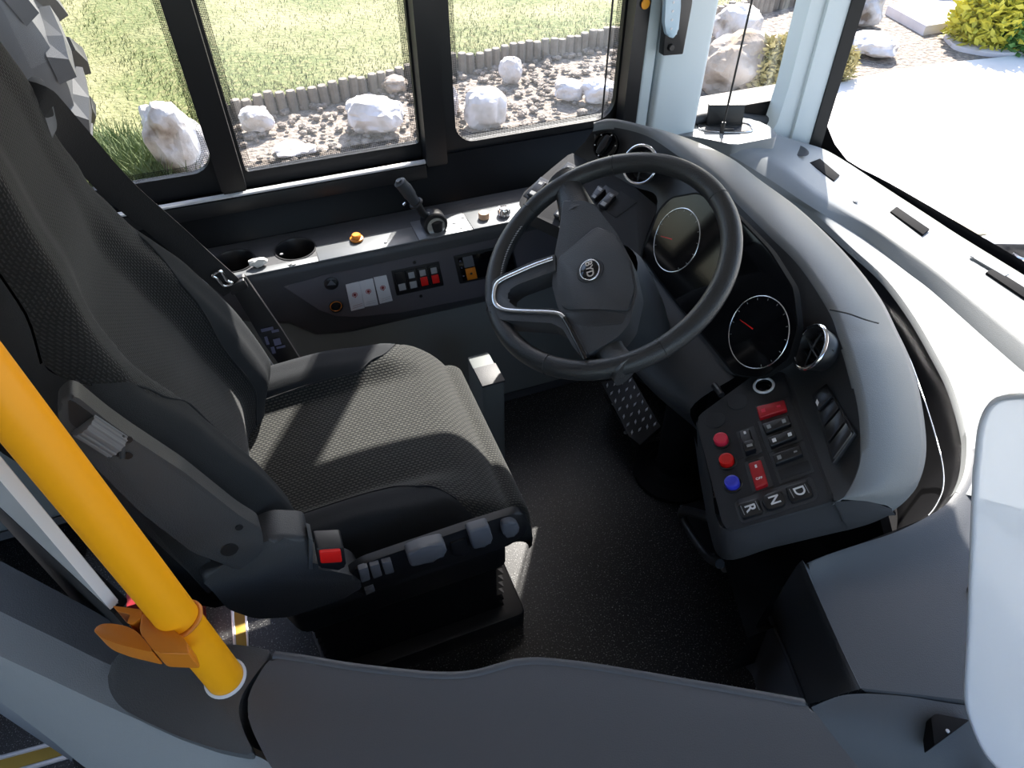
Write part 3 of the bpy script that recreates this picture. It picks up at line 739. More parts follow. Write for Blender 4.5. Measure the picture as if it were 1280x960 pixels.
ok = plate('orange_key', [lerp2(DU, .14, .52), lerp2(DU, .31, .52), lerp2(DU, .31, .93), lerp2(DU, .14, .93)], CF, .007, 'orange_plastic', dub, base=.005, rad=.001, bev=.0004)
p_ = lerp2(DU, .225, .72); cyl('key_dot', CF.at(*p_, .007), CF.n, .0035, .0006, 'black_satin', dub, bev=.0002, seg=12)
for k, (s_, t_) in enumerate(((.09, .2), (.09, .45), (.09, .75))):
    p_ = lerp2(DU, s_, t_); cyl('led', CF.at(*p_, .0055), CF.n, .002, .0006, 'label_print', dub, bev=.0002, seg=10)
# scraps of paper in the cup holders
def crumple(name, c, r, label, seed):
    bm = bmesh.new(); bmesh.ops.create_icosphere(bm, subdivisions=2, radius=1)
    for v in bm.verts:
        k = 1+.5*noise.noise(v.co*2.2+Vector((seed, 0, 0))); v.co = Vector(c)+Vector((v.co.x*r*k*1.5, v.co.y*r*k*.7, v.co.z*r*k*.8))
    return tag(from_bm(name, bm, 'paper', smooth=False), label, 'paper')
crumple('crumpled_paper', atz(322, 328, ZC+.012), .014, 'crumpled white paper scrap in the cup holder beside seat belt', 3)
crumple('crumpled_paper', atz(365, 331, ZC+.007), .006, 'tiny white paper scrap on rim of second cup holder', 8)
# wall below the console
lw_ = struct(slab('wall_footwell', [(-2, 1.328, 0), (1.6, 1.328, 0), (1.6, 1.452, .48), (-2, 1.452, .48)], (0, -1, .26), .012, 'wall_grey', bev=0))
bb = struct(slab('baseboard_left', [(-2, 1.318, .002), (1.6, 1.318, .002), (1.6, 1.325, .022), (-2, 1.325, .022)], (0, -1, .3), .006, 'plastic_dark'))

# ================================================================== WINDSCREEN TRAY AND DASH BODY
tray = thing('windscreen_tray', (1.45, .8, .44), 'pale grey moulded plastic tray along the foot of the windscreen', 'dashboard')
REC = [atz(x, y, z) for x, y, z in ((905, 205, .565), (940, 224, .545), (974, 244, .52), (1017, 268, .49), (1065, 311, .46), (1105, 347, .447), (1140, 393, .445), (1171, 446, .445), (1190, 484, .445), (1206, 537, .445), (1208, 566, .445), (1203, 597, .445), (1188, 624, .445), (1166, 642, .445), (1120, 665, .445), (1062, 684, .44), (1030, 695, .435), (1008, 704, .43))]
RC = catmull(REC, 90)
Wr = [atz(x, y, z) for x, y, z in ((972, 168, .60), (1000, 177, .565), (1031, 187, .525), (1062, 205, .50), (1109, 236, .482), (1160, 269, .478), (1200, 295, .478), (1280, 344, .478), (1400, 418, .478), (1700, 608, .478))]
RTp = [atz(x, y, z) for x, y, z in ((919, 181, .612), (969, 201, .580), (1017, 239, .535), (1055, 262, .505), (1092, 284, .488), (1140, 316, .482), (1179, 345, .48), (1280, 424, .48), (1400, 520, .48), (1600, 690, .48))]
RFp = [atz(x, y, z) for x, y, z in ((912, 194, .592), (957, 221, .555), (1013, 258, .51), (1050, 280, .478), (1087, 303, .456), (1130, 337, .448), (1166, 365, .446), (1262, 450, .446), (1380, 550, .446), (1560, 710, .446))]
NT = 80
Wc, Tc, Fc_ = resample(Wr, NT), resample(RTp, NT), resample(RFp, NT)
sheet('upper_shelf', [Wc, [a.lerp(b, .4) for a, b in zip(Wc, Tc)], [a.lerp(b, .92)+Vector((0, 0, .002)) for a, b in zip(Wc, Tc)], Tc, [a.lerp(b, .3)+Vector((0, 0, .003)) for a, b in zip(Tc, Fc_)], [a.lerp(b, .9)+Vector((0, 0, .001)) for a, b in zip(Tc, Fc_)], Fc_], 'plastic_tray', tray, angle=50)
Fl, Rl = resample(RFp, 62), RC[:62]
sheet('lower_ledge', [Fl, [a.lerp(b, .5) for a, b in zip(Fl, Rl)], [a.lerp(b, .95)+Vector((0, 0, .002)) for a, b in zip(Fl, Rl)], [p+Vector((0, 0, .001)) for p in Rl], [p+Vector((-.006, 0, -.012)) for p in Rl]], 'plastic_tray', tray, angle=60)
# inside wall of the recess
sheet('recess_wall', [[p+Vector((0, 0, -.003)) for p in RC], [p+Vector((-.035*(1 if i < 60 else .2), .0 if i < 60 else .02, -.14)) for i, p in enumerate(RC)], [p+Vector((-.05, 0, -.40)) for p in RC]], 'black_satin', tray, angle=60)
bh = struct(slab('sun_block_wall', [(.90, .41, .02), (.90, 1.31, .02), (.90, 1.31, .70), (.90, .80, .66), (.90, .55, .50), (.90, .41, .36)], (-1, 0, 0), .02, 'black_rubber'))  # bulkhead added to keep stray sun off the footwell floor
slab('side_plate', [(.71, .40, .0), (1.30, .40, .0), (1.30, .40, .40), (.71, .40, .40)], (0, 1, 0), .01, 'black_rubber', bh)  # added to cover the sunlit gap below the recess
lowr = [p+Vector((-.05, 0, -.24)) for p in RC]
sheet('recess_floor', [lowr, [p.lerp(Vector((.80, .86, .16)), .45) for p in lowr], [p.lerp(Vector((.84, .86, .10)), .72) for p in lowr]], 'black_rubber', tray, angle=60)  # sheet added to stop sun falling through onto the cab floor
tube('recess_seal', [atz(x, y, .40) for x, y in ((1060, 330), (1100, 380), (1133, 440), (1152, 490), (1168, 540), (1178, 580), (1179, 610), (1170, 632), (1160, 645))], .0022, 'silver', tray, n=40, rs=6)
def plane3(a, b, c):
    n = (Vector(b)-Vector(a)).cross(Vector(c)-Vector(a)).normalized()
    return Plane(a, n if n.z > 0 else -n)
TL = plane3(atz(1045, 195, .513), atz(1017, 239, .535), atz(1055, 262, .505))
for q, pl_ in (([(1012, 203), (1025, 198), (1050, 219), (1043, 226)], TL), ([(1113, 264), (1121, 258), (1162, 286), (1154, 293)], HZ(.484)), ([(1233, 340), (1242, 335), (1292, 366), (1284, 374)], HZ(.482))):
    plate('defrost_slot', q, pl_, .003, 'black_rubber', tray, base=-.003, bev=.0005)
for x, y, z in ((1069, 252, .500), (1216, 321, .483)): cyl('tray_screw', atz(x, y, z), (0, 0, 1), .007, .004, 'steel', tray, bev=.001, seg=14)
plate('cable_cover', [(1214, 320), (1219, 317), (1262, 342), (1256, 345)], HZ(.482), .004, 'plastic_tray', tray, base=0, bev=.001)
lathe('corner_dimple', atz(994, 187, .560), (0, 0, 1), [(.034, 0), (.03, .0015), (.024, .0012), (0, .0008)], 'plastic_dark', tray, seg=24, sx=1.3)
# raised corner piece below the quarter window
cp = thing('corner_pod', atz(915, 165, .55), 'raised grey corner pod with framed recess below the quarter window', 'dashboard')
CP = HZ(.622)
plate('pod_body', [(835, 168), (853, 159), (867, 150), (905, 144), (945, 150), (966, 160), (972, 171), (945, 176), (918, 181), (895, 176), (870, 171)], CP, 0, 'plastic_tray', cp, base=-.17, rad=.012, bev=.008, bseg=3)
torus_px = [(872, 158), (880, 153), (930, 154), (940, 160), (934, 165), (885, 164)]
tube('recess_trim', [CP.at(x, y, .002) for x, y in torus_px], .0022, 'chrome', cp, closed=True, n=48, rs=6)
plate('recess_floor', torus_px, CP, .0012, 'plastic_dark', cp, base=-.002, rad=.01, bev=.0005)
plate('black_block', [(885, 157), (927, 157), (928, 149), (884, 148)], CP, .004, 'black_satin', cp, base=0, rad=.004, bev=.001)
slab('block_face', [CP.at(884, 157, .002), CP.at(928, 157, .002), CP.at(928, 157, .002)+Vector((0, .008, .055)), CP.at(884, 157, .002)+Vector((0, .008, .055))], (-.3, -1, 0), .012, 'black_satin', cp, bev=.002)
# blind guide rods
r1 = thing('blind_guide_rod', CP.at(902, 166, 0), 'thin black blind rod rising from the corner pod', 'rod', 'blind guide rods')
b0 = CP.at(902, 166, 0); tube('rod', [b0, Vector((b0.x+.02, b0.y+.01, 1.94))], .0028, 'black_metal', r1, rs=8)
cyl('rod_foot', b0, (0, 0, 1), .006, .03, 'black_metal', r1, bev=.001, seg=12)
tube('foot_pin', [b0+Vector((0, 0, .008)), b0+Vector((.03, -.01, .008))], .004, 'black_metal', r1, rs=8)
r2 = thing('blind_guide_rod', aty(752, 150, 1.53), 'thin black blind rod in front of the side window', 'rod', 'blind guide rods')
b0 = aty(752, 152, 1.53); tube('rod', [b0+Vector((0, 0, -.10)), Vector((b0.x, b0.y, 1.94))], .0025, 'black_metal', r2, rs=8)
# lamp on the white pillar
lm = thing('pillar_lamp', aty(842, 60, 1.54), 'black bracket with long bluish lens on the white pillar', 'lamp')
PY = Plane((0, 1.545, 0), (0, -1, 0))
plate('bracket', [(836, -40), (868, -40), (865, 5), (854, 68), (829, 70), (832, 40)], PY, .022, 'black_satin', lm, base=0, rad=.004, bev=.003)
ln = plate('lens', [(833, -40), (852, -40), (851, 10), (848, 40), (842, 49), (834, 45), (831, 30)], PY, .034, 'lens_blue', lm, base=.02, rad=.006, bev=.004)
for x, y in ((842, 3), (841, 14), (840, 25), (839, 36)): cyl('led', PY.at(x, y, .034), PY.n, .003, .001, 'white_gloss', ln, bev=.0003, seg=10)
cyl('lamp_knob', PY.at(838, 59, .022), PY.n, .008, .008, 'black_metal', lm, bev=.002, seg=16)
st = thing('warning_sticker', aty(807, 6, 1.545), 'small yellow oval sticker on the white pillar', 'sticker')
PS = Plane((0, 1.556, 0), (0, -1, 0))
lathe('sticker_base', PS.at(807, 5), PS.n, [(0, .0006), (.011, .0006), (.011, 0)], 'yellow_paint', st, seg=24, sy=1.0, sx=1.0)
torus('sticker_rim', PS.at(807, 5), PS.n, .0112, .0008, 'orange_plastic', st, seg=24, rs=6)

# ---- dash side shroud (right of the recess, towards the aisle)
sh = thing('dash_shroud', (.75, .28, 0), 'dark grey moulded dash shroud between binnacle and glass screen', 'dashboard')
ridge = [Vector(p) for p in RC[52:]]
out1 = [atz(x, y, z) for x, y, z in ((1235, 560, .44), (1232, 590, .44), (1222, 630, .435), (1200, 662, .43), (1150, 690, .42), (1075, 704, .415), (1040, 706, .415), (1012, 712, .415))]
crest = [a.lerp(b, .35)+Vector((0, 0, .006)) for a, b in zip(resample(ridge, 30), resample(out1, 30))]
out2 = [atz(x, y, z) for x, y, z in ((1290, 640, .40), (1290, 700, .40), (1270, 760, .40), (1220, 790, .40), (1160, 790, .40), (1100, 780, .40), (1060, 770, .40), (1030, 765, .40))]
out3 = [atz(x, y, z) for x, y, z in ((1330, 800, .38), (1330, 840, .38), (1290, 878, .38), (1230, 877, .38), (1180, 872, .38), (1130, 866, .38), (1100, 863, .38), (1076, 860, .38))]
N_ = 40
c0, c1, c2, c3, c4 = resample(ridge, N_), resample(crest, N_), resample(out1, N_), resample(out2, N_), resample(out3, N_)
mid_ = [a.lerp(b, .5)+Vector((0, 0, -.004)) for a, b in zip(c2, c3)]
sheet('ridge_and_top', [c0, c1, c2, mid_, c3, [a.lerp(b, .85) for a, b in zip(c3, c4)], c4], 'plastic_shroud', sh, angle=70)
# left (footwell) face
fold = [atz(1003, 700, .43), atz(1018, 735, .415), atz(1040, 785, .40), atz(1060, 828, .39), atz(1076, 861, .38)]
low = [aty(962, 765, .41), aty(975, 795, .375), aty(988, 825, .325), aty(1000, 855, .27), aty(1010, 880, .225)]
inner = [p+Vector((-.004, 0, -.004)) for p in fold]
loft('footwell_face', [c_ for c_ in (fold, [a.lerp(b, .12)+Vector((-.006, 0, .003)) for a, b in zip(fold, low)], [a.lerp(b, .55)+Vector((-.006, 0, 0)) for a, b in zip(fold, low)], low)], 24, 'plastic_dark', sh, sub=5)
sheet('top_bridge', [resample([c_.copy() for c_ in fold], 20), resample([c2[-1], mid_[-1], c3[-1], c3[-1].lerp(c4[-1], .5), c4[-1]], 20)], 'plastic_shroud', sh)
tube('face_trim', [p+Vector((-.004, 0, 0)) for p in low], .004, 'plastic_dark', sh, n=24, rs=8)
loft('kick_panel', [low, [Vector((p.x-.01, p.y+.004, .0)) for p in low]], 20, 'plastic_door', sh, smooth_across=False)
# below the crease, towards the aisle
cr1 = [p+Vector((0, 0, 0)) for p in c4]
cr2 = [Vector((p.x+.02, p.y-.02, p.z-.03)) for p in c4]
cr3 = [Vector((p.x+.05, p.y-.04, -.30)) for p in c4]
sheet('aisle_face', [cr1, [a.lerp(b, .4)+Vector((0, -.004, .005)) for a, b in zip(cr1, cr2)], cr2, cr3], 'plastic_dark', sh, angle=60)
lowface = [atz(1010, 884, .36), atz(1040, 915, .345), atz(1075, 955, .33), atz(1100, 990, .32)]
loft('lower_fairing', [[atz(1014, 884, .375), atz(1060, 868, .378), atz(1130, 870, .378), atz(1210, 882, .376), atz(1330, 890, .37)], [atz(1030, 910, .355), atz(1070, 900, .362), atz(1130, 905, .36), atz(1210, 915, .36), atz(1330, 925, .36)], [atz(1075, 965, .30), atz(1100, 960, .31), atz(1140, 965, .31), atz(1210, 975, .31), atz(1330, 990, .31)], [atz(1120, 1040, .20), atz(1150, 1040, .20), atz(1180, 1040, .2), atz(1230, 1040, .2), atz(1330, 1040, .2)]], 30, 'plastic_shroud', sh, sub=5)
br = thing('screen_bracket', atz(1185, 910, .365), 'small black triangular bracket on the dash shroud', 'bracket')
plate('bracket_plate', [(1164, 896), (1170, 892), (1212, 900), (1168, 932)], HZ(.378), .004, 'black_rubber', br, base=-.03, rad=.003, bev=.001)
cyl('bracket_screw', atz(1184, 914, .382), (0, 0, 1), .003, .002, 'steel', br, bev=.0005, seg=10)
hk = thing('rubber_stop', atz(1206, 740, .40), 'black rubber stop behind the glass screen edge', 'stop')
lathe('stop_body', atz(1208, 738, .395), (-.2, -.6, .6), [(.011, 0), (.011, .02), (.008, .026), (0, .027)], 'black_rubber', hk, seg=16)
lathe('stop_washer', atz(1208, 738, .395), (-.2, -.6, .6), [(.014, 0), (.014, .002), (.011, .003)], 'black_metal', hk, seg=16)
# glass screen
gs = thing('glass_screen', (.75, .1, .36), 'pale hazy screen with polished rounded edge beside the dash shroud', 'screen')
PG = Plane((.75, .1, .6), (-1, 0, 0))
gpx = [(1420, 500), (1300, 497), (1256, 498), (1236, 508), (1224, 535), (1219, 580), (1217, 600), (1211, 750), (1206, 855), (1207, 880), (1214, 905), (1228, 937), (1248, 962), (1300, 1010), (1420, 1060)]
gp = [PG.at(x, y) for x, y in gpx]
slab('pane', gp, (-1, 0, 0), .008, 'screen_glass', gs, bev=.0)
tube('polished_edge', [p+Vector((.004, 0, 0)) for p in gp], .0042, 'white_gloss', gs, n=90, rs=8)  # white colour puts the lit bevel into the edge
tube('floor_post', [gp[12]+Vector((.006, -.02, .02)), gp[12]+Vector((.006, -.02, -.66))], .012, 'black_metal', gs)

# ================================================================== INSTRUMENT BINNACLE
bn = thing('instrument_binnacle', (.85, .85, .35), 'grey hooded instrument binnacle with gauges, vents and switch panels', 'dashboard')
GP = Plane((.722, .97, .708), (-.917, -.011, .399), (0, -1, 0))
SP = Plane((.636, .508, .60), (-.40, .12, 1), (1, 0, 0))
LP = Plane((.664, 1.27, .68), (-.45, -.15, 1), (1, 0, 0))
Opx = [(741, 157, .795), (762, 151, .80), (800, 158, .80), (852, 171, .79), (909, 195, .78), (950, 225, .77), (1000, 262, .76), (1055, 315, .74), (1098, 369, .72), (1122, 415, .70), (1138, 450, .685), (1151, 498, .66), (1158, 557, .63), (1151, 597, .61), (1135, 620, .60), (1115, 636, .59)]
Lpx = [(742, 160, .795), (768, 157, .80), (810, 168, .80), (849, 193, .80), (889, 219, .80), (925, 255, .79), (961, 291, .785), (1000, 330, .775), (1037, 386, .76), (1050, 420, .75), (1059, 446, .74), (1074, 508, .705), (1077, 564, .67), (1070, 595, .65), (1056, 620, .637), (1044, 627, .63)]
O_ = [atz(*p) for p in Opx]; L_ = [atz(*p) for p in Lpx]
B_ = [LP.at(717, 192), LP.at(745, 207), LP.at(790, 232), LP.at(822, 250), GP.at(800, 320), GP.at(825, 352), GP.at(855, 392), GP.at(885, 432), GP.at(915, 468), SP.at(955, 466), SP.at(985, 470), SP.at(1003, 520), SP.at(1017, 553), SP.at(1028, 585), SP.at(1040, 615), SP.at(1042, 626)]
NB = 90
o_, l_, b_ = resample(O_, NB), resample(L_, NB), resample(B_, NB)
top1 = [a.lerp(b, .12)+Vector((0, 0, .006)) for a, b in zip(o_, l_)]
top2 = [a.lerp(b, .5)+Vector((0, 0, .010)) for a, b in zip(o_, l_)]
top3 = [a.lerp(b, .90)+Vector((0, 0, .007)) for a, b in zip(o_, l_)]
sk1 = [p+Vector((.003, 0, -.012)) for p in o_]; cen = Vector((.72, .85, 0))
sk2 = [p+(Vector((cen.x-p.x, cen.y-p.y, 0)).normalized()*.05)+Vector((0, 0, -.10)) for p in o_]
sk3 = [p+(Vector((cen.x-p.x, cen.y-p.y, 0)).normalized()*.12)+Vector((0, 0, -.22)) for p in o_]
sheet('hood', [sk3, sk2, sk1, o_, top1, top2, top3, l_, [p+Vector((-.002, 0, -.008)) for p in l_]], 'plastic_hood', bn, angle=80)
tube('hood_seam', [atz(1037, 387, .765), atz(1060, 392, .765), atz(1080, 399, .758), atz(1098, 404, .745)], .0014, 'black_satin', bn, n=20, rs=6)
fm = [a.lerp(b, .5)+Vector((.006, 0, 0)) for a, b in zip(l_, b_)]
sheet('face', [[p+Vector((-.001, 0, -.004)) for p in l_], fm, b_], 'plastic_face', bn, angle=80)
# gauges
gpl = plate('gauge_panel', [(822, 262), (838, 246), (872, 240), (920, 268), (962, 312), (992, 360), (998, 410), (986, 452), (950, 474), (918, 470), (888, 432), (855, 392), (822, 350), (800, 318)], GP, .003, 'black_rubber', bn, base=-.012, rad=.012, bev=.001)
plate('gauge_glass', [(824, 264), (839, 248), (872, 242), (919, 270), (960, 313), (990, 360), (996, 410), (984, 450), (950, 472), (920, 468), (890, 431), (857, 391), (824, 349), (803, 318)], GP, .0042, 'gauge_black', bn, base=.002, rad=.012, bev=0)
for px, py, ang in ((845, 300.4, 200), (947, 415.5, 188)):
    c = GP.at(px, py, .0045)
    rg = torus('gauge_ring', c, GP.n, .0622, .0011, 'silver', bn, seg=64, rs=6); rg['label'] = 'thin silver gauge ring'
    d = GP.u*math.cos(R_(ang))+GP.v*math.sin(R_(ang)); e = GP.n.cross(d)
    slab('needle', [c+d*.012+e*.0012, c+d*.046+e*.0005, c+d*.046-e*.0005, c+d*.012-e*.0012], GP.n, .0006, 'red_bright', rg)
    for k in range(13):
        a = R_(-40+k*260/12); d2 = GP.u*math.cos(a)+GP.v*math.sin(a); e2 = GP.n.cross(d2)
        slab('tick', [c+d2*.056+e2*.0004, c+d2*.0595+e2*.0004, c+d2*.0595-e2*.0004, c+d2*.056-e2*.0004], GP.n, .0003, 'grey_print', rg)
# vents
def vent(px, py, d, n, r):
    c = CAM+ray(px, py)*d; n = Vector(n).normalized()
    vt = lathe('air_vent', c, n, [(0, -.026), (r*.8, -.024), (r*.9, -.004), (r*.99, .002), (r*1.02, -.003), (r*.86, -.03)], 'black_satin', bn, seg=40)
    torus('vent_ring', c+n*.001, n, r, .0034, 'chrome', vt, seg=48, rs=10)
    U, V, N = frame_from(n)
    for a0, a1 in (((-.85, .1), (.85, -.05)), ((-.3, .8), (.2, -.75))):
        p0, p1 = c+U*(a0[0]*r)+V*(a0[1]*r)-n*.006, c+U*(a1[0]*r)+V*(a1[1]*r)-n*.006
        tube('slat', [p0, (p0+p1)/2+n*.003, p1], .0016, 'plastic_dark', vt, n=10, rs=6)
    for k in (-.5, 0, .5):
        p0, p1 = c+U*(-.8*r)+V*(k*r)-n*.015, c+U*(.8*r)+V*(k*r)-n*.015
        tube('vane', [p0, p1], .0025, 'black_satin', vt, rs=6)
vent(1013, 434, 1.094, (-.86, .36, .38), .0362)
vent(800, 206, 1.45, (-.80, -.42, .45), .039)
# light switch
n_ = Vector((-.75, -.45, .5)).normalized(); c = CAM+ray(757, 182)*1.53
ls = lathe('light_switch', c-n_*.006, n_, [(0, .004), (.024, .004), (.027, .009), (.030, .009), (.031, 0)], 'black_gloss', bn, seg=36)
U, V, N = frame_from(n_)
slab('switch_knob', [c+n_*.016+U*a+V*b for a, b in ((.006, .022), (-.006, .022), (-.008, 0), (-.006, -.022), (.006, -.022), (.008, 0))], n_, .014, 'black_satin', ls, rad=.004, bev=.002)
for k in range(6):
    a = R_(30+k*60); cyl('mark', c+n_*.003+U*.0255*math.cos(a)+V*.0255*math.sin(a), n_, .0016, .0006, 'white_print', ls, bev=.0002, seg=8)
# --- left switch panel
plate('switch_panel', [(655, 240), (648, 254), (652, 262), (700, 285), (742, 300), (772, 310), (800, 320), (822, 258), (792, 233), (745, 207), (718, 191), (712, 192), (690, 210)], LP, 0, 'plastic_panel', bn, base=-.055, rad=.006, bev=.004)
for q in ([(675, 226), (695, 232), (689, 252), (655, 244)],): pass
def rocker(q, plane, m, icons=(), h=.010, base=-.001, im='grey_print', hump=True):
    rk = plate('rocker_switch', q, plane, h, m, bn, base=base, rad=.003, bev=.0022, bseg=3)
    for (s, t, w_, hh) in icons:
        a = [lerp2(q, s-w_, t-hh), lerp2(q, s+w_, t-hh), lerp2(q, s+w_, t+hh), lerp2(q, s-w_, t+hh)]
        plate('icon', a, plane, h+.0004, im, rk, base=h-.0004, rad=.0006, bev=0)
    return rk
def surround(q, plane, m='black_satin', h=.001):
    return plate('switch_surround', q, plane, h, m, bn, base=-.001, rad=.001, bev=.0003)
surround([(676, 221), (702, 233), (669, 253), (654, 244)], LP)
rocker([(673, 224), (683, 228), (668, 247), (658, 242)], LP, 'button_black', [(.5, .15, .22, .07), (.5, .8, .3, .1)])
rocker([(684, 231), (691, 235), (678, 251), (670, 248)], LP, 'button_black', [(.5, .2, .22, .08), (.5, .8, .3, .12)])
surround([(710, 202), (736, 215), (707, 232), (690, 222)], LP)
rocker([(708, 205), (718, 209), (705, 228), (695, 223)], LP, 'button_black', [(.5, .15, .22, .07), (.5, .8, .3, .1)])
rocker([(719, 211), (729, 215), (716, 231), (708, 228)], LP, 'button_black', [(.5, .3, .25, .12), (.5, .8, .3, .1)])
surround([(757, 231), (775, 242), (752, 265), (736, 254)], LP)
rocker([(748, 231), (757, 236), (743, 250), (738, 246)], LP, 'button_black', [(.5, .2, .25, .1), (.5, .8, .3, .1)])
rocker([(762, 239), (770, 244), (756, 260), (747, 255)], LP, 'button_black', [(.5, .15, .22, .08), (.5, .8, .3, .12)])
plate('blank_cover', [(776, 238), (797, 252), (770, 272), (757, 264)], LP, .0015, 'plastic_panel', bn, base=-.001, rad=.003, bev=.0008)
rocker([(697, 261), (704, 264), (698, 272), (691, 268)], LP, 'button_black', [(.5, .5, .2, .2)])
slab('panel_grille', [LP.at(668, 275, -.05), LP.at(700, 287, -.05), LP.at(700, 287, -.14), LP.at(668, 275, -.14)], (-1, -.1, .2), .004, 'black_satin', bn)
# --- right switch panel
plate('switch_panel', [(876, 517), (870, 526), (903, 655), (912, 664), (1040, 627), (1044, 618), (985, 464), (975, 458), (950, 463)], SP, 0, 'plastic_panel', bn, base=-.07, rad=.007, bev=.005, bseg=3)
# skirt below the panel, joining the hood end
skA = [SP.at(870, 525, -.004), SP.at(888, 600, -.004), SP.at(904, 660, -.004), SP.at(970, 648, -.004), SP.at(1042, 627, -.004), L_[-1], top2[-1], O_[-1]]
skB = [SP.at(872, 560, -.075), SP.at(884, 640, -.075), SP.at(902, 698, -.075), SP.at(968, 684, -.075), atz(1040, 667, .545), atz(1066, 661, .55), atz(1092, 653, .555), atz(1120, 640, .565)]
skA, skB = resample(skA, 50), resample(skB, 50)
skM = [a.lerp(b, .5)+Vector((-.004, -.008, 0)) for a, b in zip(skA, skB)]
skC = [p+Vector((.03, .05, -.03)) for p in skB]
sheet('panel_skirt', [skA, [a.lerp(b, .1)+Vector((-.003, -.005, 0)) for a, b in zip(skA, skB)], skM, skB, skC], 'plastic_panel', bn, angle=80)
tube('skirt_clip', [SP.at(918, 690, -.055), SP.at(926, 683, -.045), SP.at(927, 678, -.04)], .002, 'black_satin', bn, n=8, rs=6)
# round things
c = SP.at(955, 483, .001)
bdg = lathe('round_badge', c, SP.n, [(0, .001), (.0125, .001), (.0135, .003)], 'black_gloss', bn, seg=36)
torus('badge_ring', c+SP.n*.0025, SP.n, .0158, .0024, 'white_gloss', bdg, seg=44, rs=10)
lathe('badge_lens', c, SP.n, [(.0135, .0012), (.010, .0035), (0, .0045)], 'gauge_black', bdg, seg=32)
for x, y in ((922, 503), (894, 526)): 
    cyl('blank_plug', SP.at(x, y, -.001), SP.n, .0175, .0028, 'plastic_panel', bn, bev=.0010, seg=36)
for x, y, mm in ((901, 550, 'pink_red'), (908, 576, 'red_bright'), (915, 604, 'blue_plastic')):
    c = SP.at(x+1, y+2, 0)
    pb = lathe('push_button', c, SP.n, [(.0155, 0), (.0155, .002), (.013, .0028), (.0125, .001)], 'black_satin', bn, seg=32)
    cp_ = lathe('button_cap', c, SP.n, [(.0118, 0), (.0118, .010), (.0112, .0115), (.0082, .0125), (.0078, .0119), (0, .0119)], mm, pb, seg=32)
    if mm == 'blue_plastic': cp_['label'] = 'blue button cap'
# rocker switches (a: corner order rear-left, front-left, front-right, rear-right seen by the driver)
surround([(944, 508), (986, 496), (992, 512), (950, 524)], SP, 'plastic_dark')
rocker([(945, 508), (980, 499), (984, 511), (949, 522)], SP, 'red_plastic', [(.2, .5, .07, .16), (.75, .5, .07, .1)], im='pink_red')
surround([(947, 527), (991, 512), (1004, 549), (960, 566)], SP, 'plastic_dark')
rocker([(952, 530), (985, 518), (989, 529), (957, 541)], SP, 'button_black', [(.2, .5, .07, .2), (.78, .5, .07, .2)])
rocker([(959, 547), (993, 535), (996, 545), (963, 558)], SP, 'button_black', [(.2, .5, .07, .2), (.78, .5, .07, .2)], im='white_print')
surround([(961, 566), (1005, 551), (1018, 590), (975, 605)], SP, 'plastic_dark')
rocker([(965, 568), (1000, 556), (1004, 567), (969, 580)], SP, 'button_black', [(.2, .5, .07, .2), (.78, .5, .06, .08)])
plate('blank_cover', [(972, 588), (1010, 575), (1014, 587), (976, 600)], SP, .002, 'plastic_panel', bn, base=0, rad=.002, bev=.0006)
surround([(920, 540), (942, 532), (953, 565), (931, 574)], SP, 'plastic_dark')
rk = rocker([(923, 539), (937, 536), (945, 562), (931, 567)], SP, 'button_black', [(.5, .12, .1, .06)], im='white_print')
plate('rocker_hump', [(929, 552), (942, 549), (945, 560), (931, 565)], SP, .015, 'button_black', rk, base=.006, rad=.002, bev=.002)
plate('icon', [(933, 556), (940, 554), (941, 557), (934, 559)], SP, .0155, 'grey_print', rk, base=.0148, bev=0)
surround([(930, 578), (954, 570), (967, 607), (941, 616)], SP, 'plastic_dark')
rk = rocker([(935, 579), (951, 574), (960, 604), (944, 610)], SP, 'red_plastic', [(.5, .2, .08, .06)], im='white_print')
text('switch_word', 'OFF', SP.at(949, 598, .011), SP.at(953, 597, 0)-SP.at(946, 599, 0), SP.at(949, 594, 0)-SP.at(950, 600, 0), .006, 'white_print', rk)
for a, b in (((942, 528), (975, 605)), ((918, 575), (955, 563))):
    slab('panel_groove', [SP.at(a[0], a[1], .0006), SP.at(b[0], b[1], .0006), SP.at(b[0]+1.2, b[1]+.4, .0006), SP.at(a[0]+1.2, a[1]+.4, .0006)], SP.n, .0008, 'black_satin', bn)
slab('panel_groove', [SP.at(979, 468, .0006), SP.at(1036, 618, .0006), SP.at(1037.2, 617.6, .0006), SP.at(980.2, 467.6, .0006)], SP.n, .0008, 'black_satin', bn)
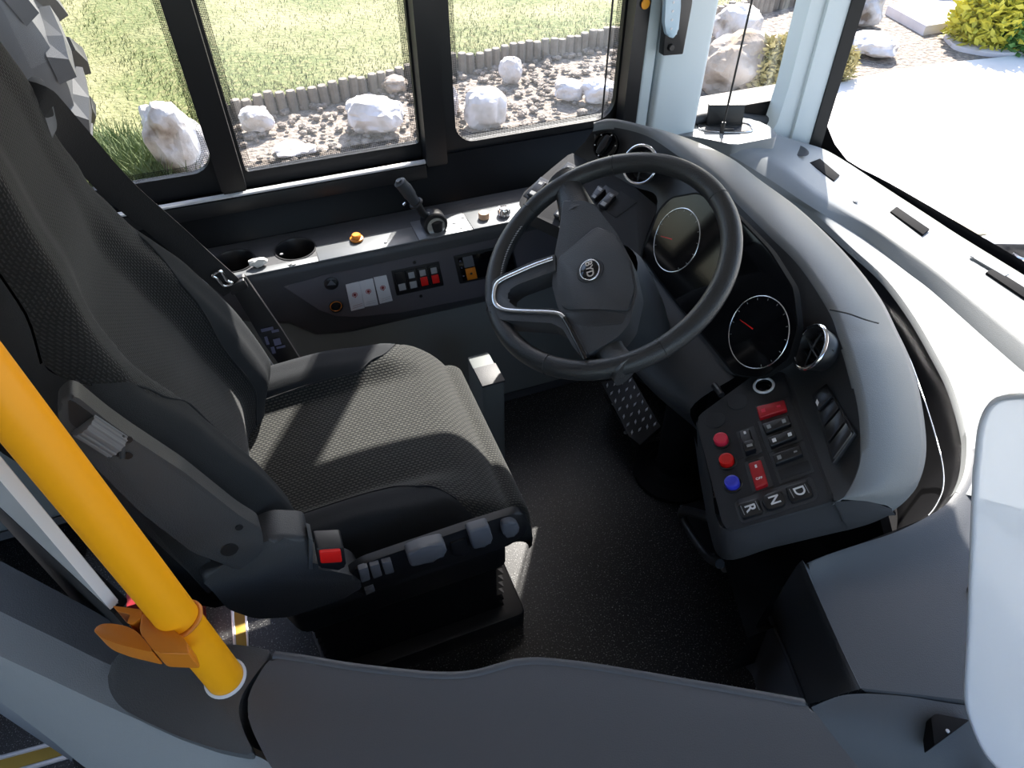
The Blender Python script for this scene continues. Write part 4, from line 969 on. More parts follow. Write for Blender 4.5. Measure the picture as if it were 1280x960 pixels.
# gear keys D N R
plate('key_frame', [(918, 629), (923, 624), (1012, 596), (1018, 600), (1023, 619), (1020, 625), (930, 654), (924, 651)], SP, .0015, 'plastic_dark', bn, base=-.001, rad=.003, bev=.0005)
kd = (SP.at(1000, 605, 0)-SP.at(940, 625, 0)).normalized()       # driver's up
kr = kd.cross(SP.n).normalized()                                   # driver's right
for ch, q in (('R', [(921, 630), (947, 622), (954, 640), (928, 648)]), ('N', [(951, 620), (977, 611), (984, 630), (958, 638)]), ('D', [(981, 608), (1009, 600), (1017, 619), (989, 628)])):
    k_ = plate('gear_key', q, SP, .008, 'button_black', bn, base=0, rad=.004 if ch != 'N' else .009, bev=.002); k_['label'] = 'black gear key %s' % ch
    c = SP.at(sum(p[0] for p in q)/4, sum(p[1] for p in q)/4, .008)
    text('key_letter', ch, c, kr, kd, .0225 if ch != 'N' else .0215, 'white_print', k_, sx=1.0, bold=.0003)
    if ch != 'N':
        for s_ in (-1, 1):
            a = c+kd*(.0115*s_)
            slab('key_bar', [a+kr*.0085+kd*.0006+SP.n*.0005, a-kr*.0085+kd*.0006+SP.n*.0005, a-kr*.0085-kd*.0006+SP.n*.0005, a+kr*.0085-kd*.0006+SP.n*.0005], SP.n, .0008, 'grey_print', k_)
# dark switch bank on the hood side
FPn = Plane(l_[66].lerp(b_[66], .5), (b_[70]-l_[70]).cross(b_[60]-b_[74]))
if FPn.n.x > 0: FPn = Plane(FPn.p, -FPn.n)
SB2 = [(1014, 494), (1034, 478), (1068, 540), (1040, 580)]
plate('switch_bank', SB2, FPn, .005, 'black_satin', bn, base=-.004, rad=.003, bev=.001)
for k in range(4):
    t0, t1 = .04+k*.24, .04+k*.24+.20
    r_ = plate('rocker_switch', [lerp2(SB2, .08, t0), lerp2(SB2, .92, t0), lerp2(SB2, .92, t1), lerp2(SB2, .08, t1)], FPn, .009 if k else .013, 'button_black', bn, base=.003, rad=.002, bev=.0015)
    if k == 0: plate('icon', [lerp2(SB2, .1, .13), lerp2(SB2, .22, .10), lerp2(SB2, .25, .16), lerp2(SB2, .13, .19)], FPn, .0135, 'white_print', r_, base=.0125, bev=0)
# knee cover under the gauges
loft('knee_cover', [[GP.at(x, y, -.004) for x, y in ((802, 322), (830, 357), (862, 400), (892, 440), (918, 472))], [Vector((.60, 1.02, .56)), Vector((.585, .95, .55)), Vector((.575, .86, .54)), Vector((.585, .76, .54)), Vector((.61, .68, .55))], [Vector((.66, 1.02, .44)), Vector((.66, .95, .44)), Vector((.66, .86, .44)), Vector((.66, .76, .44)), Vector((.67, .68, .44))]], 24, 'plastic_face', bn, sub=6)
tube('ignition_key', [CAM+ray(893, 482)*1.22, CAM+ray(898, 488)*1.20, CAM+ray(902, 494)*1.19], .006, 'black_satin', bn, n=6)
# support frame under the pod
tube('pod_bracket', [Vector((.60, .50, .44)), atz(852, 640, .20), atz(880, 690, .20), atz(900, 705, .25)], .010, 'black_metal', bn, n=20, rs=8)
tube('pod_arm', [Vector((.70, .52, .55)), Vector((.72, .55, .35)), Vector((.78, .62, .2))], .03, 'black_satin', bn, n=12, rs=12)

# ================================================================== STEERING WHEEL
WC = Vector((.4981, .8542, .7888)); WN = Vector((-.4896, -.1188, .872)).normalized(); WR = .208
SW = Plane(WC, WN, (1, 0, 0))
sw = thing('steering_wheel', WC, 'black leather steering wheel with silver-trimmed lower spoke', 'steering wheel')
rimo = torus('rim', WC, WN, WR, .017, 'leather', sw, seg=110, rs=18)
# grip seams
def wheel_ang(px, py):
    d = SW.at(px, py)-WC; return math.atan2(d.dot(SW.v), d.dot(SW.u))
for px, py in ((660, 262), (768, 205), (895, 250), (826, 432), (683, 460), (612, 390)):
    a = wheel_ang(px, py); d = SW.u*math.cos(a)+SW.v*math.sin(a); tg = WN.cross(d)
    torus('grip_seam', WC+d*WR, tg, .0172, .0006, 'black_satin', rimo, seg=24, rs=5)
a0, a1 = wheel_ang(668, 292), wheel_ang(633, 346)
for k in range(22):
    a = a0+(a1-a0)*k/21; d = SW.u*math.cos(a)+SW.v*math.sin(a); p = WC+d*(WR-.0158)+WN*.007; t = WN.cross(d)
    tube('stitch', [p-t*.002-WN*.001, p+t*.002+WN*.002], .0009, 'thread', rimo, rs=5)
hub = plate('hub_cover', [(703, 249), (731, 251), (744, 257), (771, 291), (789, 325), (797, 362), (787, 404), (774, 420), (753, 433), (731, 446), (712, 404), (698, 387), (690, 357), (692, 324), (699, 288)], SW, .012, 'plastic_dark', sw, base=-.028, rad=.008, bev=.009, bseg=4)
# raised shield on the pad and lower band
plate('pad_shield', [(697, 322), (745, 282), (768, 292), (786, 325), (793, 361), (786, 389), (745, 386), (704, 387), (694, 358)], SW, .0145, 'plastic_dark', hub, base=.008, rad=.010, bev=.0025, bseg=3)
plate('pad_band', [(706, 391), (745, 388), (783, 393), (778, 405), (740, 408), (712, 404)], SW, .0125, 'plastic_face', hub, base=.008, rad=.004, bev=.001)
def arm(name, P, r, m='leather', flat=.6): return tube(name, P, r, m, sw, n=20, rs=14, flat=flat, nrm=WN)
arm('spoke', [SW.at(722, 268, -.008), SW.at(715, 248, -.006), SW.at(708, 232, -.002), SW.at(700, 222, 0)], lambda t: .036-.010*math.sin(t*2.2))
arm('spoke', [SW.at(752, 424, -.008), SW.at(762, 440, -.006), SW.at(775, 455, -.002), SW.at(785, 462, 0)], lambda t: .032-.008*math.sin(t*3))
bs = plate('spoke', [(694, 317), (664, 327), (640, 338), (622, 346), (611, 356), (607, 374), (612, 391), (628, 400), (660, 402), (690, 404), (704, 412), (716, 433), (727, 447), (735, 443), (722, 420), (712, 402), (704, 390), (690, 385), (664, 386), (645, 384), (635, 376), (635, 364), (646, 356), (670, 347), (695, 338)], SW, .0165, 'plastic_dark', sw, base=-.022, rad=.004, bev=.003)
bs['label'] = 'forked lower spoke with opening'
tube('silver_trim', [SW.at(x, y, .018) for x, y in ((691, 323), (668, 331), (645, 341), (628, 349), (620, 356), (617, 370), (620, 381), (630, 387), (650, 389), (680, 390), (697, 392), (705, 397))], lambda t: .0042, 'silver', sw, n=60, rs=10, flat=.5, nrm=WN)
tube('dark_trim', [SW.at(x, y, .017) for x, y in ((705, 397), (712, 409), (720, 425), (728, 441), (732, 449))], .004, 'black_gloss', sw, n=16, rs=8, flat=.5, nrm=WN)
# badge
bc_ = SW.at(737.5, 338, .0150)
bg_ = lathe('badge', bc_, WN, [(.0245, -.001), (.0235, .0008), (.020, .0006), (0, .0004)], 'plastic_face', sw, seg=40)
DRU = (SW.u - SW.v*0).normalized(); 
dr_right = (SW.at(742, 365)-SW.at(733, 312)).normalized(); dr_up = WN.cross(dr_right).normalized()
lathe('badge_disc', bc_, WN, [(.0205, .001), (.0185, .0022), (0, .0030)], 'black_gloss', bg_, seg=40, u=dr_right, sx=1.0, sy=.82)
torus('badge_ring', bc_+WN*.0016, WN, .0205, .0014, 'chrome', bg_, seg=48, rs=8, u=dr_right, sx=1.0, sy=.82)
text('badge_letters', 'BYD', bc_, dr_right, dr_up, .0172, 'chrome', bg_, depth=.0008, lift=.0036, sx=1.0, bold=.0005)

# ================================================================== STEERING COLUMN, PEDALS
colm = thing('steering_column', (.80, .90, 0), 'black steering column with shroud, gaiter and round floor flange', 'steering column')
ax = -WN
c0_ = WC+ax*.03
loft_r = []
def col_ring(c, n, ru, rv, k=24):
    U, V, N = frame_from(n); return [c+U*(ru*math.cos(2*math.pi*i/k))+V*(rv*math.sin(2*math.pi*i/k)) for i in range(k+1)]
rows = [col_ring(WC+ax*d_, WN, a, b) for d_, a, b in ((.024, .055, .05), (.05, .062, .058), (.10, .07, .06), (.17, .075, .06), (.24, .06, .055))]
sheet('shroud', rows, 'plastic_dark', colm, angle=70)
fl_ = atz(840, 590, 0)
pth = [WC+ax*.22, WC+ax*.34+Vector((0, 0, -.03)), Vector((fl_.x-.01, fl_.y+.02, .34)), Vector((fl_.x, fl_.y+.005, .15)), fl_+Vector((0, 0, .02))]
tube('column_tube', pth, .048, 'black_rubber', colm, n=30, rs=18)
lathe('floor_flange', fl_, (0, 0, 1), [(.105, 0), (.105, .012), (.09, .02), (.075, .022), (.066, .035), (.05, .04)], 'black_rubber', colm, seg=36)
ft = thing('foot_plate', atz(795, 540, 0), 'black studded chequer-plate foot rest on the cab floor', 'foot rest')
FTP = Plane(atz(800, 545, .10), (-.35, -.15, .92), (1, 0, 0))
fq = [(752, 478), (790, 470), (826, 533), (800, 556), (786, 545)]
plate('tread_plate', fq, FTP, 0, 'black_metal', ft, base=-.006, rad=.004, bev=.001)
slab('tread_lip', [FTP.at(786, 545, 0), FTP.at(800, 556, 0), FTP.at(826, 533, 0), FTP.at(826, 533, 0)+Vector((-.004, 0, -.03)), FTP.at(800, 556, 0)+Vector((-.004, 0, -.03))], (-.9, -.4, 0), .005, 'black_metal', ft)
slab('support', [FTP.at(770, 480, -.006), FTP.at(815, 515, -.006), Vector((FTP.at(815, 515).x+.05, FTP.at(815, 515).y+.05, .0)), Vector((FTP.at(770, 480).x+.03, FTP.at(770, 480).y+.05, .0))], (-1, 0, 0), .01, 'black_metal', ft)
for i in range(7):
    for j in range(4):
        s_, t_ = (j+.5)/4, (i+.5)/7
        q4 = [(752, 478), (790, 470), (826, 533), (788, 547)]
        x, y = lerp2(q4, s_, t_); c = FTP.at(x, y, 0); d = (FTP.u if (i+j) % 2 else FTP.v); d = (d*.8+(FTP.v if (i+j) % 2 else FTP.u)*.5).normalized(); e = FTP.n.cross(d)
        slab('raised_stud', [c+d*.008+FTP.n*.002, c+e*.003+FTP.n*.002, c-d*.008+FTP.n*.002, c-e*.003+FTP.n*.002], FTP.n, .002, 'steel', ft, bev=.0005)
for x, y in ((767, 505), (782, 522), (782, 541), (798, 560)):
    cyl('rivet', atz(x, y, .004), (0, 0, 1), .006, .004, 'steel', ft, bev=.002, seg=12)
slab('hinge_strip', [atz(755, 492, .004), atz(762, 490, .004), atz(803, 560, .004), atz(796, 563, .004)], (0, 0, 1), .006, 'black_metal', ft, bev=.001)
pd = thing('pedal', atz(905, 702, 0), 'black floor pedal below the gear keys', 'pedal')
plate('pedal_plate', [(851, 632), (873, 625), (900, 640), (905, 700), (880, 690)], HZ(.10), .0, 'black_rubber', pd, base=-.012, rad=.006, bev=.003)
tube('pedal_edge', [atz(x, y, .102) for x, y in ((851, 632), (862, 658), (880, 690), (893, 693))], .003, 'plastic_console', pd, n=14, rs=8)
cyl('pedal_bolt', atz(905, 711, .06), (-.2, -.5, .8), .008, .012, 'steel', pd, bev=.002, seg=12)
tube('pedal_arm', [atz(880, 660, .092), atz(900, 670, .04), atz(905, 690, .0)], .008, 'black_metal', pd, n=8)

# ================================================================== DRIVER'S SEAT
st_ = thing('driver_seat', (.07, .86, 0), 'black cloth suspension driver seat with side controls', 'seat')
SY, SHW = .868, .243
def cush(x, v):
    """cushion top surface, x forward, v -1 (aisle) .. 1 (window)"""
    t = (x+.17)/.43
    hw = SHW*(1-.10*max(0, (t-.75)/.25)**2)
    y = SY+.014+v*hw
    z = .483+.012*math.sin(min(1, t)*math.pi)
    bol = interp([(-.2, .045), (.0, .045), (.12, .030), (.22, .0)], x)
    a = abs(v)
    z += bol*interp([(.50, 0), (.72, .9), (.86, 1.0), (.95, .55), (1.0, -.1)], a)
    z -= .040*max(0, (a-.90)/.10)**2
    f = max(0, (t-.80)/.20); z -= .055*f**2.4
    return Vector((x, y, z))
def seam(x): return interp([(-.2, .60), (.06, .62), (.13, .74), (.185, .97), (.22, .995)], x)
NX = 44; xs_ = [-.17+.43*i/(NX-1) for i in range(NX)]
def cush_part(name, v0f, v1f, nv, m, skirt=None):
    rows, uvs = [], []
    for x in xs_:
        a, b = v0f(x), v1f(x); r, u = [], []
        arc = cush(x, a).y
        for j in range(nv):
            v = a+(b-a)*j/(nv-1); p = cush(x, v)
            if r: arc += (p-r[-1]).length
            r.append(p); u.append((p.x, arc))
        rows.append(r); uvs.append(u)
    # front roll
    last = rows[-1]
    for k in range(1, 8):
        a = k/7*math.pi*.55; R = .036
        rows.append([p+Vector((R*math.sin(a), 0, -R*(1-math.cos(a)))) for p in last]); uvs.append([(u[0]+.012*k, u[1]) for u in uvs[NX-1]])
    rows.append([p+Vector((-.01, 0, -.035)) for p in rows[-1]]); uvs.append([(u[0]+.04, u[1]) for u in uvs[-1]])
    return sheet(name, rows, m, st_, angle=70, uvs=uvs)
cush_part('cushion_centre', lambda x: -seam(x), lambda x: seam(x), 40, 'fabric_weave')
cush_part('side_bolster', lambda x: seam(x), lambda x: 1.0, 12, 'fabric_smooth')
cush_part('side_bolster', lambda x: -1.0, lambda x: -seam(x), 12, 'fabric_smooth')
# cushion sides
for sg in (-1, 1):
    e = [cush(x, sg) for x in xs_]; e += [e[-1]+Vector((0.036*math.sin(k/7*math.pi*.55), 0, -.036*(1-math.cos(k/7*math.pi*.55)))) for k in range(1, 8)]
    sheet('cushion_side', [e, [p+Vector((0, sg*.006, -.016)) for p in e], [p+Vector((0, sg*.004, -.040)) for p in e], [p+Vector((0, -sg*.012, -.075)) for p in e]], 'fabric_smooth' if sg < 0 else 'fabric_smooth', st_, angle=70)
    tube('seam_piping', [cush(x, sg*seam(x))+Vector((0, 0, .0005)) for x in xs_[:36:3]], .0016, 'fabric_smooth', st_, n=40, rs=6)
# pan under the cushion
slab('seat_pan', [(-.15, .635, .405), (.27, .645, .40), (.27, 1.085, .40), (-.15, 1.095, .405)], (0, 0, 1), .04, 'plastic_face', st_, rad=.03, bev=.006)
# backrest
BX0, BZ0, LEAN = -.142, .47, .2125
def back(s, v, off=0):
    """s metres up the back, v -1..1 across; front surface"""
    hw = interp([(0, .225), (.10, .240), (.28, .240), (.40, .228), (.47, .205), (.55, .165), (.62, .150), (.75, .148), (.95, .135)], s)
    z = BZ0+s*.978; x = BX0-LEAN*(z-BZ0)
    x += interp([(0, -.015), (.12, .018), (.28, .010), (.45, -.004), (.58, .022), (.70, .040), (.95, .050)], s)
    a = abs(v)
    b = interp([(0, .045), (.10, .062), (.22, .065), (.34, .050), (.44, .028), (.55, .006), (.95, .004)], s)
    x += b*interp([(.38, 0), (.66, .85), (.82, 1.0), (.95, .55), (1.0, .05)], a)
    x -= .035*max(0, (a-.86)/.14)**2*(1 if s > .45 else .8)
    x -= .05*max(0, (s-.86)/.09)**2
    return Vector((x-off, SY+v*hw, z))
def bseam(s): return interp([(0, .52), (.20, .52), (.34, .60), (.42, .78), (.47, .97), (.5, .995)], s)
NS = 60; ss_ = [.95*i/(NS-1) for i in range(NS)]
def back_part(name, a_, b_, nv, m, s0=0, s1=.95):
    rows, uvs = [], []
    for s in [s0+(s1-s0)*i/(NS-1) for i in range(NS)]:
        a, b = a_(s), b_(s); r, u = [], []
        for j in range(nv): r.append(back(s, a+(b-a)*j/(nv-1)))
        acc = [0]
        for p, q in zip(r, r[1:]): acc.append(acc[-1]+(q-p).length)
        u = [(s, c_-acc[-1]/2) for c_ in acc]
        rows.append(r); uvs.append(u)
    return sheet(name, rows, m, st_, angle=70, uvs=uvs, flip=True)
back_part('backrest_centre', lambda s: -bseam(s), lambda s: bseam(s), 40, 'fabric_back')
back_part('back_bolster', lambda s: bseam(s), lambda s: 1.0, 14, 'fabric_smooth', 0, .5)
back_part('back_bolster', lambda s: -1.0, lambda s: -bseam(s), 14, 'fabric_smooth', 0, .5)
for sg in (-1, 1):
    e = [back(s, sg) for s in ss_]
    sheet('back_side', [e, [p+Vector((-.02, sg*.008, 0)) for p in e], [p+Vector((-.06, sg*.004, 0)) for p in e], [p+Vector((-.10, -sg*.02, 0)) for p in e]], 'fabric_smooth', st_, angle=70)
    tube('back_piping', [back(s, sg*bseam(s))+Vector((.0005, 0, 0)) for s in [.02+.44*i/12 for i in range(13)]], .0016, 'fabric_smooth', st_, n=40, rs=6)
sheet('back_shell', [[back(s, v, .10) for v in (-.9, -.5, 0, .5, .9)] for s in ss_[::4]], 'plastic_face', st_, angle=70)
# belt guide in the shoulder and the belt
bg0 = back(.62, .92)
gd = Plane((-.236, .995, 1.10), (.55, -.70, .35), (0, 0, 1))
guide = plate('belt_guide', [(34, 97), (44, 95), (54, 98), (66, 130), (72, 158), (66, 175), (58, 170), (46, 132)], gd, .004, 'button_grey', st_, base=-.02, rad=.006, bev=.003); guide['label'] = 'grey plastic belt guide'
plate('guide_slot', [(50, 124), (62, 122), (68, 145), (57, 148)], gd, .0048, 'black_satin', guide, base=.002, rad=.003, bev=0)
def bp(px, py, y): return aty(px, py, y)
P0 = gd.at(58, 136, .006)
strapP = [P0+Vector((-.02, .005, .012)), P0, bp(95, 178, 1.045), bp(130, 218, 1.085), bp(165, 252, 1.10), bp(210, 290, 1.12), bp(255, 330, 1.14), bp(292, 362, 1.15)]
ribbon('belt_strap', strapP, [Vector((.2, .3, .6)), Vector((.35, .2, .7)), Vector((.55, .1, .7)), Vector((.6, .05, .65)), Vector((.65, .0, .62)), Vector((.7, 0, .62)), Vector((.72, 0, .6)), Vector((.72, 0, .55))], .046, .002, 'webbing', st_)
bt = slab('belt_stalk', [bp(x, y, 1.15) for x, y in ((283, 352), (306, 345), (352, 412), (384, 463), (362, 474), (330, 430))], (0, -1, .1), .012, 'black_satin', st_, rad=.006, bev=.002)
for x0, y0, x1, y1 in ((327, 415, 341, 408), (330, 421, 337, 430), (340, 416, 348, 411), (341, 424, 352, 430), (346, 436, 356, 431), (338, 434, 345, 441)):
    a, b = bp(x0, y0, 1.149), bp(x1, y1, 1.149); lo, hi = Vector((min(a.x, b.x), a.y-.001, min(a.z, b.z))), Vector((max(a.x, b.x), a.y, max(a.z, b.z)))
    slab('label_mark', [(lo.x, lo.y, hi.z), (hi.x, lo.y, hi.z), (hi.x, lo.y, lo.z), (lo.x, lo.y, lo.z)], (0, -1, 0), .0006, 'label_print', bt)
slab('belt_slider', [bp(x, y, 1.14) for x, y in ((284, 358), (305, 350), (311, 360), (290, 370))], (0, -1, .1), .014, 'black_satin', st_, rad=.003, bev=.002)
tube('belt_tongue', [bp(x, y, 1.135) for x, y in ((266, 344), (276, 339), (283, 350), (290, 354), (280, 357), (271, 348))], .0028, 'chrome', st_, closed=True, n=36, rs=8)
slab('steel_plate', [bp(x, y, 1.12) for x, y in ((324, 432), (330, 440), (352, 472), (346, 478), (322, 450))], (0, -1, 0), .006, 'white_gloss', st_, bev=.001)
slab('shell_edge', [bp(x, y, 1.125) for x, y in ((138, 246), (152, 252), (160, 262), (150, 262))], (0, -1, 0), .02, 'button_grey', st_, rad=.003, bev=.002)
# near side: recliner arm, slot with ribbed roller, cover
PA = Plane((-.15, .590, .75), (.10, -1, .12), (1, 0, 0))
PA2 = Plane((-.1, .585, .6), (0, -1, .12), (1, 0, 0))
plate('recliner_arm', [(70, 508), (86, 494), (98, 497), (135, 527), (165, 548), (230, 590), (300, 645), (328, 662), (330, 690), (300, 716), (240, 690), (175, 640), (110, 575), (78, 538)], PA, 0, 'plastic_dark', st_, base=-.03, rad=.010, bev=.008, bseg=3)
sl = plate('roller_slot', [(85, 500), (92, 502), (150, 545), (152, 572), (144, 570), (86, 528)], PA, .001, 'black_satin', st_, base=-.004, rad=.006, bev=0)
rolA, rolB = PA.at(104, 530, .002), PA.at(146, 557, .002)
rol = tube('height_roller', [rolA, rolB], .0135, 'button_grey', st_, rs=20)
dr = (rolB-rolA).normalized(); U, V, N = frame_from(dr)
for k in range(14):
    a = 2*math.pi*k/14; q_ = (U*math.cos(a)+V*math.sin(a))*.0135
    tube('rib', [rolA+q_, rolB+q_], .0016, 'button_grey', rol, rs=6)
tube('slot_bar', [PA.at(152, 545, .004), PA.at(153, 572, .004)], .003, 'plastic_dark', st_, rs=8)
for x, y in ((160, 549), (160, 569), (299, 659)): cyl('arm_screw', PA.at(x, y, .0), PA.n, .005, .0015, 'black_satin', st_, bev=.0004, seg=12)
cyl('arm_hole', PA.at(287, 687, .0), PA.n, .011, .001, 'black_satin', st_, bev=.0003, seg=20)
plate('arm_lower', [(100, 560), (140, 590), (250, 685), (275, 715), (262, 745), (235, 715), (160, 645), (105, 590)], PA2, -.012, 'plastic_face', st_, base=-.06, rad=.010, bev=.006)
cv = plate('side_cover', [(246, 722), (262, 735), (285, 762), (320, 774), (360, 772), (420, 752), (456, 738), (448, 722), (428, 716), (388, 711), (387, 673), (345, 672), (325, 680), (290, 700)], PA2, .004, 'plastic_dark', st_, base=-.05, rad=.012, bev=.012, bseg=4)
slab('buckle_post', [PA2.at(x, y, .008) for x, y in ((386, 673), (391, 675), (391, 712), (386, 712))], PA2.n, .03, 'plastic_console', st_, bev=.001)
bk = plate('buckle', [(395, 686), (430, 684), (433, 707), (424, 714), (398, 709)], PA2, .014, 'black_satin', st_, base=-.02, rad=.004, bev=.003)
rb_ = plate('buckle_button', [(399, 690), (426, 688), (428, 703), (401, 705)], PA2, .018, 'red_bright', bk, base=.010, rad=.003, bev=.002); rb_['label'] = 'red buckle release button'
rl = plate('control_rail', [(430, 722), (450, 706), (520, 682), (600, 655), (648, 640), (660, 646), (661, 664), (648, 676), (590, 697), (520, 716), (465, 744), (448, 744)], PA2, 0, 'black_satin', st_, base=-.015, rad=.012, bev=.004)
for q in ([(448, 713), (460, 709), (463, 725), (452, 729)], [(462, 708), (474, 705), (478, 720), (467, 724)], [(477, 704), (489, 701), (493, 716), (482, 719)]):
    plate('rocker_button', q, PA2, .008, 'button_grey', st_, base=-.002, rad=.002, bev=.002)
plate('small_tab', [(456, 738), (467, 734), (469, 739), (458, 744)], PA2, .006, 'button_grey', st_, base=-.002, rad=.001, bev=.001)
plate('adjust_lever', [(508, 693), (530, 684), (556, 678), (560, 692), (548, 701), (514, 711)], PA2, .016, 'button_grey', st_, base=-.004, rad=.008, bev=.005, bseg=3)
plate('lever_gap', [(563, 680), (583, 673), (586, 690), (580, 697), (566, 694)], PA2, .004, 'black_satin', st_, base=-.004, rad=.004, bev=.001)
plate('adjust_lever', [(585, 665), (612, 657), (617, 676), (610, 683), (592, 688)], PA2, .014, 'button_grey', st_, base=-.004, rad=.006, bev=.004, bseg=3)
plate('round_button', [(628, 656), (640, 652), (649, 656), (650, 667), (638, 674), (629, 670)], PA2, .012, 'button_grey', st_, base=-.004, rad=.007, bev=.004, bseg=3)
# suspension base
slab('suspension_box', [(-.15, .67, .37), (.25, .67, .37), (.25, 1.10, .37), (-.22, 1.10, .37), (-.22, .80, .37)], (0, 0, 1), .12, 'black_satin', st_, rad=.02, bev=.004)
rows = []
for k in range(17):
    z = .26-.21*k/16; e = .016*(k % 2)
    rows.append([Vector(p) for p in ((-.12-e, .70-e, z), (.23+e, .70-e, z), (.23+e, 1.02+e, z), (-.12-e, 1.02+e, z), (-.12-e, .70-e, z))])
sheet('bellows', rows, 'black_rubber', st_, angle=20)
slab('base_plate', [(-.14, .655, .055), (.285, .655, .055), (.285, 1.06, .055), (-.20, 1.06, .055)], (0, 0, 1), .055, 'black_satin', st_, rad=.015, bev=.004)
# grey heater box behind the seat front
hb = thing('floor_box', (.36, 1.14, 0), 'small grey metal box between seat front and side wall', 'box')
slab('box_body', [(.345, 1.085, .325), (.40, 1.085, .325), (.40, 1.20, .325), (.345, 1.20, .325)], (0, 0, 1), .325, 'wall_grey', hb, rad=.006, bev=.003)
slab('box_top', [(.344, 1.084, .331), (.401, 1.084, .331), (.401, 1.15, .331), (.344, 1.15, .331)], (0, 0, 1), .006, 'plastic_dark', hb, bev=.002)

# ================================================================== CAB PARTITION, DOOR, POLE
pt = thing('cab_partition', atz(60, 850, -.3), 'light grey curved partition panel behind the cab door', 'partition')
inner0 = [atz(x, y, .595) for x, y in ((-220, 590), (-80, 660), (0, 701), (70, 738), (139, 776), (185, 802))]
valley = [atz(x, y, .60) for x, y in ((-220, 650), (-80, 722), (0, 764), (70, 798), (135, 830), (190, 850))]
crest_ = [atz(x, y, .60) for x, y in ((-220, 705), (-80, 780), (0, 820), (60, 848), (133, 882), (234, 925), (319, 944), (380, 985))]
outer_ = [atz(x, y, .50) for x, y in ((-220, 745), (-80, 822), (0, 877), (64, 925), (106, 959), (170, 1000), (230, 1040), (300, 1090))]
loft('inner_slope', [[p+Vector((.0, .01, -.35)) for p in inner0], inner0, valley], 40, 'plastic_door', pt, smooth_across=False)
loft('top_band', [valley+[atz(230, 905, .595), atz(319, 935, .59), atz(380, 975, .59)], crest_], 40, 'plastic_partition', pt, smooth_across=False)
loft('outer_face', [crest_, [a.lerp(b, .12)+Vector((0, -.003, .004)) for a, b in zip(crest_, outer_)], outer_, [p+Vector((.0, .02, -.82)) for p in outer_]], 40, 'plastic_partition', pt, smooth_across=False, angle=80)
cap = thing('moulded_cap', atz(240, 850, .45), 'dark moulded cap holding the foot of the yellow pole', 'cap')
plate('cap_body', [(134, 836), (148, 815), (175, 806), (240, 803), (300, 806), (338, 812), (336, 822), (320, 842), (303, 866), (297, 888), (304, 914), (320, 946), (270, 936), (222, 920), (178, 900), (150, 884), (136, 864)], HZ(.612), 0, 'plastic_shroud', cap, base=-.16, rad=.012, bev=.010, bseg=4)
dr_ = thing('cab_door', atz(650, 900, -.3), 'dark blue-grey cab door with dipped rounded top rail', 'door')
dp = [(343, 820), (380, 825), (440, 835), (500, 842), (550, 846), (590, 844), (622, 836), (650, 829), (690, 829), (760, 838), (860, 855), (960, 872), (1005, 880), (1016, 886), (1045, 925), (1078, 965), (1130, 1030), (1180, 1100), (500, 1100), (380, 1010), (336, 955), (316, 915), (307, 886), (313, 862), (330, 832)]
dpl = plate('door_top', dp, HZ(.615), 0, 'plastic_door', dr_, base=-.20, rad=.010, bev=.012, bseg=4)
slab('door_leaf', [atz(360, 850, .42), atz(1000, 890, .42), atz(1060, 990, .42), atz(420, 960, .42)], (0, 0, 1), .72, 'plastic_door', dr_)
tube('door_lip', [HZ(.615).at(x, y, -.004) for x, y in dp[0:13]], .006, 'plastic_door', dr_, n=60, rs=10)
# yellow pole
pb_ = HZ(.612).at(282, 848)
pole = thing('grab_pole', pb_, 'bright yellow upright grab pole beside the driver seat', 'pole')
ptop = CAM+ray(30, 529)*.56
pdir = (ptop-pb_)/(ptop.z-pb_.z)
tube('pole_tube', [pb_-pdir*.02, pb_+pdir*(1.945-pb_.z)], .0215, 'yellow_paint', pole, rs=32)
lathe('pole_collar', pb_, (0, 0, 1), [(.0248, 0), (.0248, .0015), (.0218, .003)], 'white_gloss', pole, seg=32)
# clamp
cl = thing('pole_clamp', (pb_.x-.05, pb_.y+.03, .72), 'orange plastic clamp joining pole to the rear glass pane', 'clamp')
CZ = HZ(.755)
plate('clamp_lower', [(116, 788), (124, 780), (140, 779), (160, 783), (172, 790), (186, 806), (192, 816), (150, 806), (128, 798)], CZ, 0, 'orange_plastic', cl, base=-.03, rad=.006, bev=.004)
plate('clamp_body', [(174, 790), (176, 766), (200, 772), (232, 800), (238, 818), (194, 816)], CZ, .002, 'orange_plastic', cl, base=-.032, rad=.005, bev=.004)
plate('clamp_upper', [(140, 757), (178, 762), (177, 772), (164, 780), (158, 778), (164, 768), (146, 763)], CZ, .002, 'orange_plastic', cl, base=-.03, rad=.003, bev=.003)
torus('clamp_band', pb_+pdir*(.742-pb_.z), pdir, .0225, .003, 'orange_plastic', cl, seg=32, rs=8)
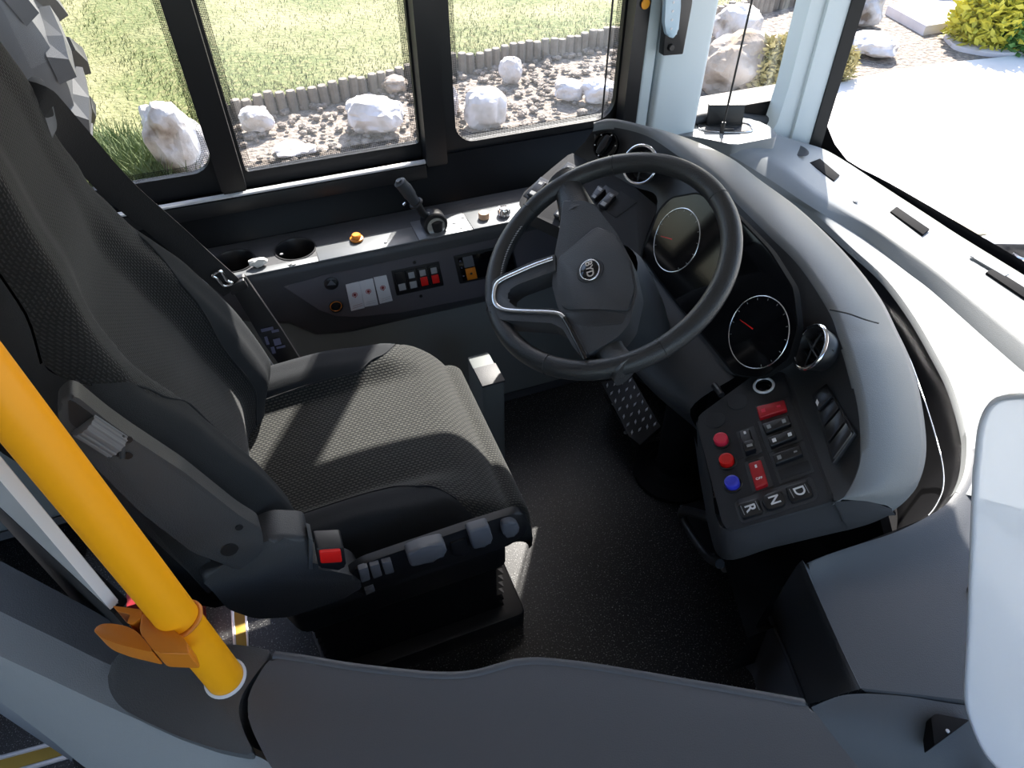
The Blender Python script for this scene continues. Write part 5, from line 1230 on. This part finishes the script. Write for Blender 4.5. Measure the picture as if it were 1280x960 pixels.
# rear glass pane seen almost edge on, its grazing reflection painted as white
wp = thing('rear_pane', (-.36, .66, .70), 'upright glass pane behind the seat, reflection coloured white, held by orange clamp', 'panel')
a0_, a1_ = atz(150, 752, .74), atz(-60, 560, .74)
dv = (a1_-a0_); dv.z = 0
slab('panel_sheet', [a0_, a0_+dv*1.2, a0_+dv*1.2+Vector((0, 0, .9)), a0_+Vector((0, 0, .9))], Vector((dv.y, -dv.x, 0)), .012, 'white_gloss', wp, bev=.002)
tube('panel_gasket', [a0_+Vector((0, 0, -.004)), a0_+dv*1.2+Vector((0, 0, -.004))], .007, 'black_rubber', wp, rs=8)
lower = slab('lower_panel', [a0_+Vector((0, 0, -.01)), a0_+dv*1.2+Vector((0, 0, -.01)), a0_+dv*1.2+Vector((0, 0, -.74)), a0_+Vector((0, 0, -.74))], Vector((dv.y, -dv.x, 0)), .012, 'black_satin', wp)
# floor strips
fs = thing('floor_strip', atz(300, 785, 0), 'yellow edge strip with aluminium borders on the cab floor', 'strip', 'yellow floor strips')
q = [(291, 745), (304, 745), (309, 815), (296, 815)]
plate('yellow_tape', q, HZ(0), .002, 'floor_strip_yellow', fs, base=0, bev=.0003)
plate('metal_edge', [(287, 745), (291, 745), (296, 815), (292, 815)], HZ(0), .003, 'alu', fs, base=0, bev=.0005)
plate('metal_edge', [(304, 745), (307, 745), (312, 815), (309, 815)], HZ(0), .003, 'alu', fs, base=0, bev=.0005)
fs2 = thing('floor_strip', atz(30, 940, -.32), 'yellow edge strip with aluminium borders on the aisle floor', 'strip', 'yellow floor strips')
plate('yellow_tape', [(-60, 966), (130, 915), (140, 926), (-60, 984)], HZ(-.32), .002, 'floor_strip_yellow', fs2, base=0, bev=.0003)
plate('metal_edge', [(-60, 960), (130, 909), (130, 915), (-60, 966)], HZ(-.32), .003, 'alu', fs2, base=0, bev=.0005)
plate('metal_edge', [(-60, 984), (140, 926), (142, 932), (-60, 991)], HZ(-.32), .003, 'alu', fs2, base=0, bev=.0005)
# red box on the floor behind the seat
rx = thing('red_box', atz(190, 720, 0), 'small dark red ribbed box on the floor behind the seat', 'box')
cxy = atz(196, 716, .16)
slab('box_body', [cxy+Vector(p) for p in ((-.06, -.06, 0), (.05, -.06, 0), (.05, .10, 0), (-.06, .10, 0))], (0, 0, 1), .16, 'red_box', rx, bev=.004)
for k in range(6): slab('rib', [cxy+Vector((.0505, -.05+.026*k, -.01)), cxy+Vector((.0505, -.04+.026*k, -.01)), cxy+Vector((.0505, -.04+.026*k, -.15)), cxy+Vector((.0505, -.05+.026*k, -.15))], (1, 0, 0), .003, 'red_plastic', rx)
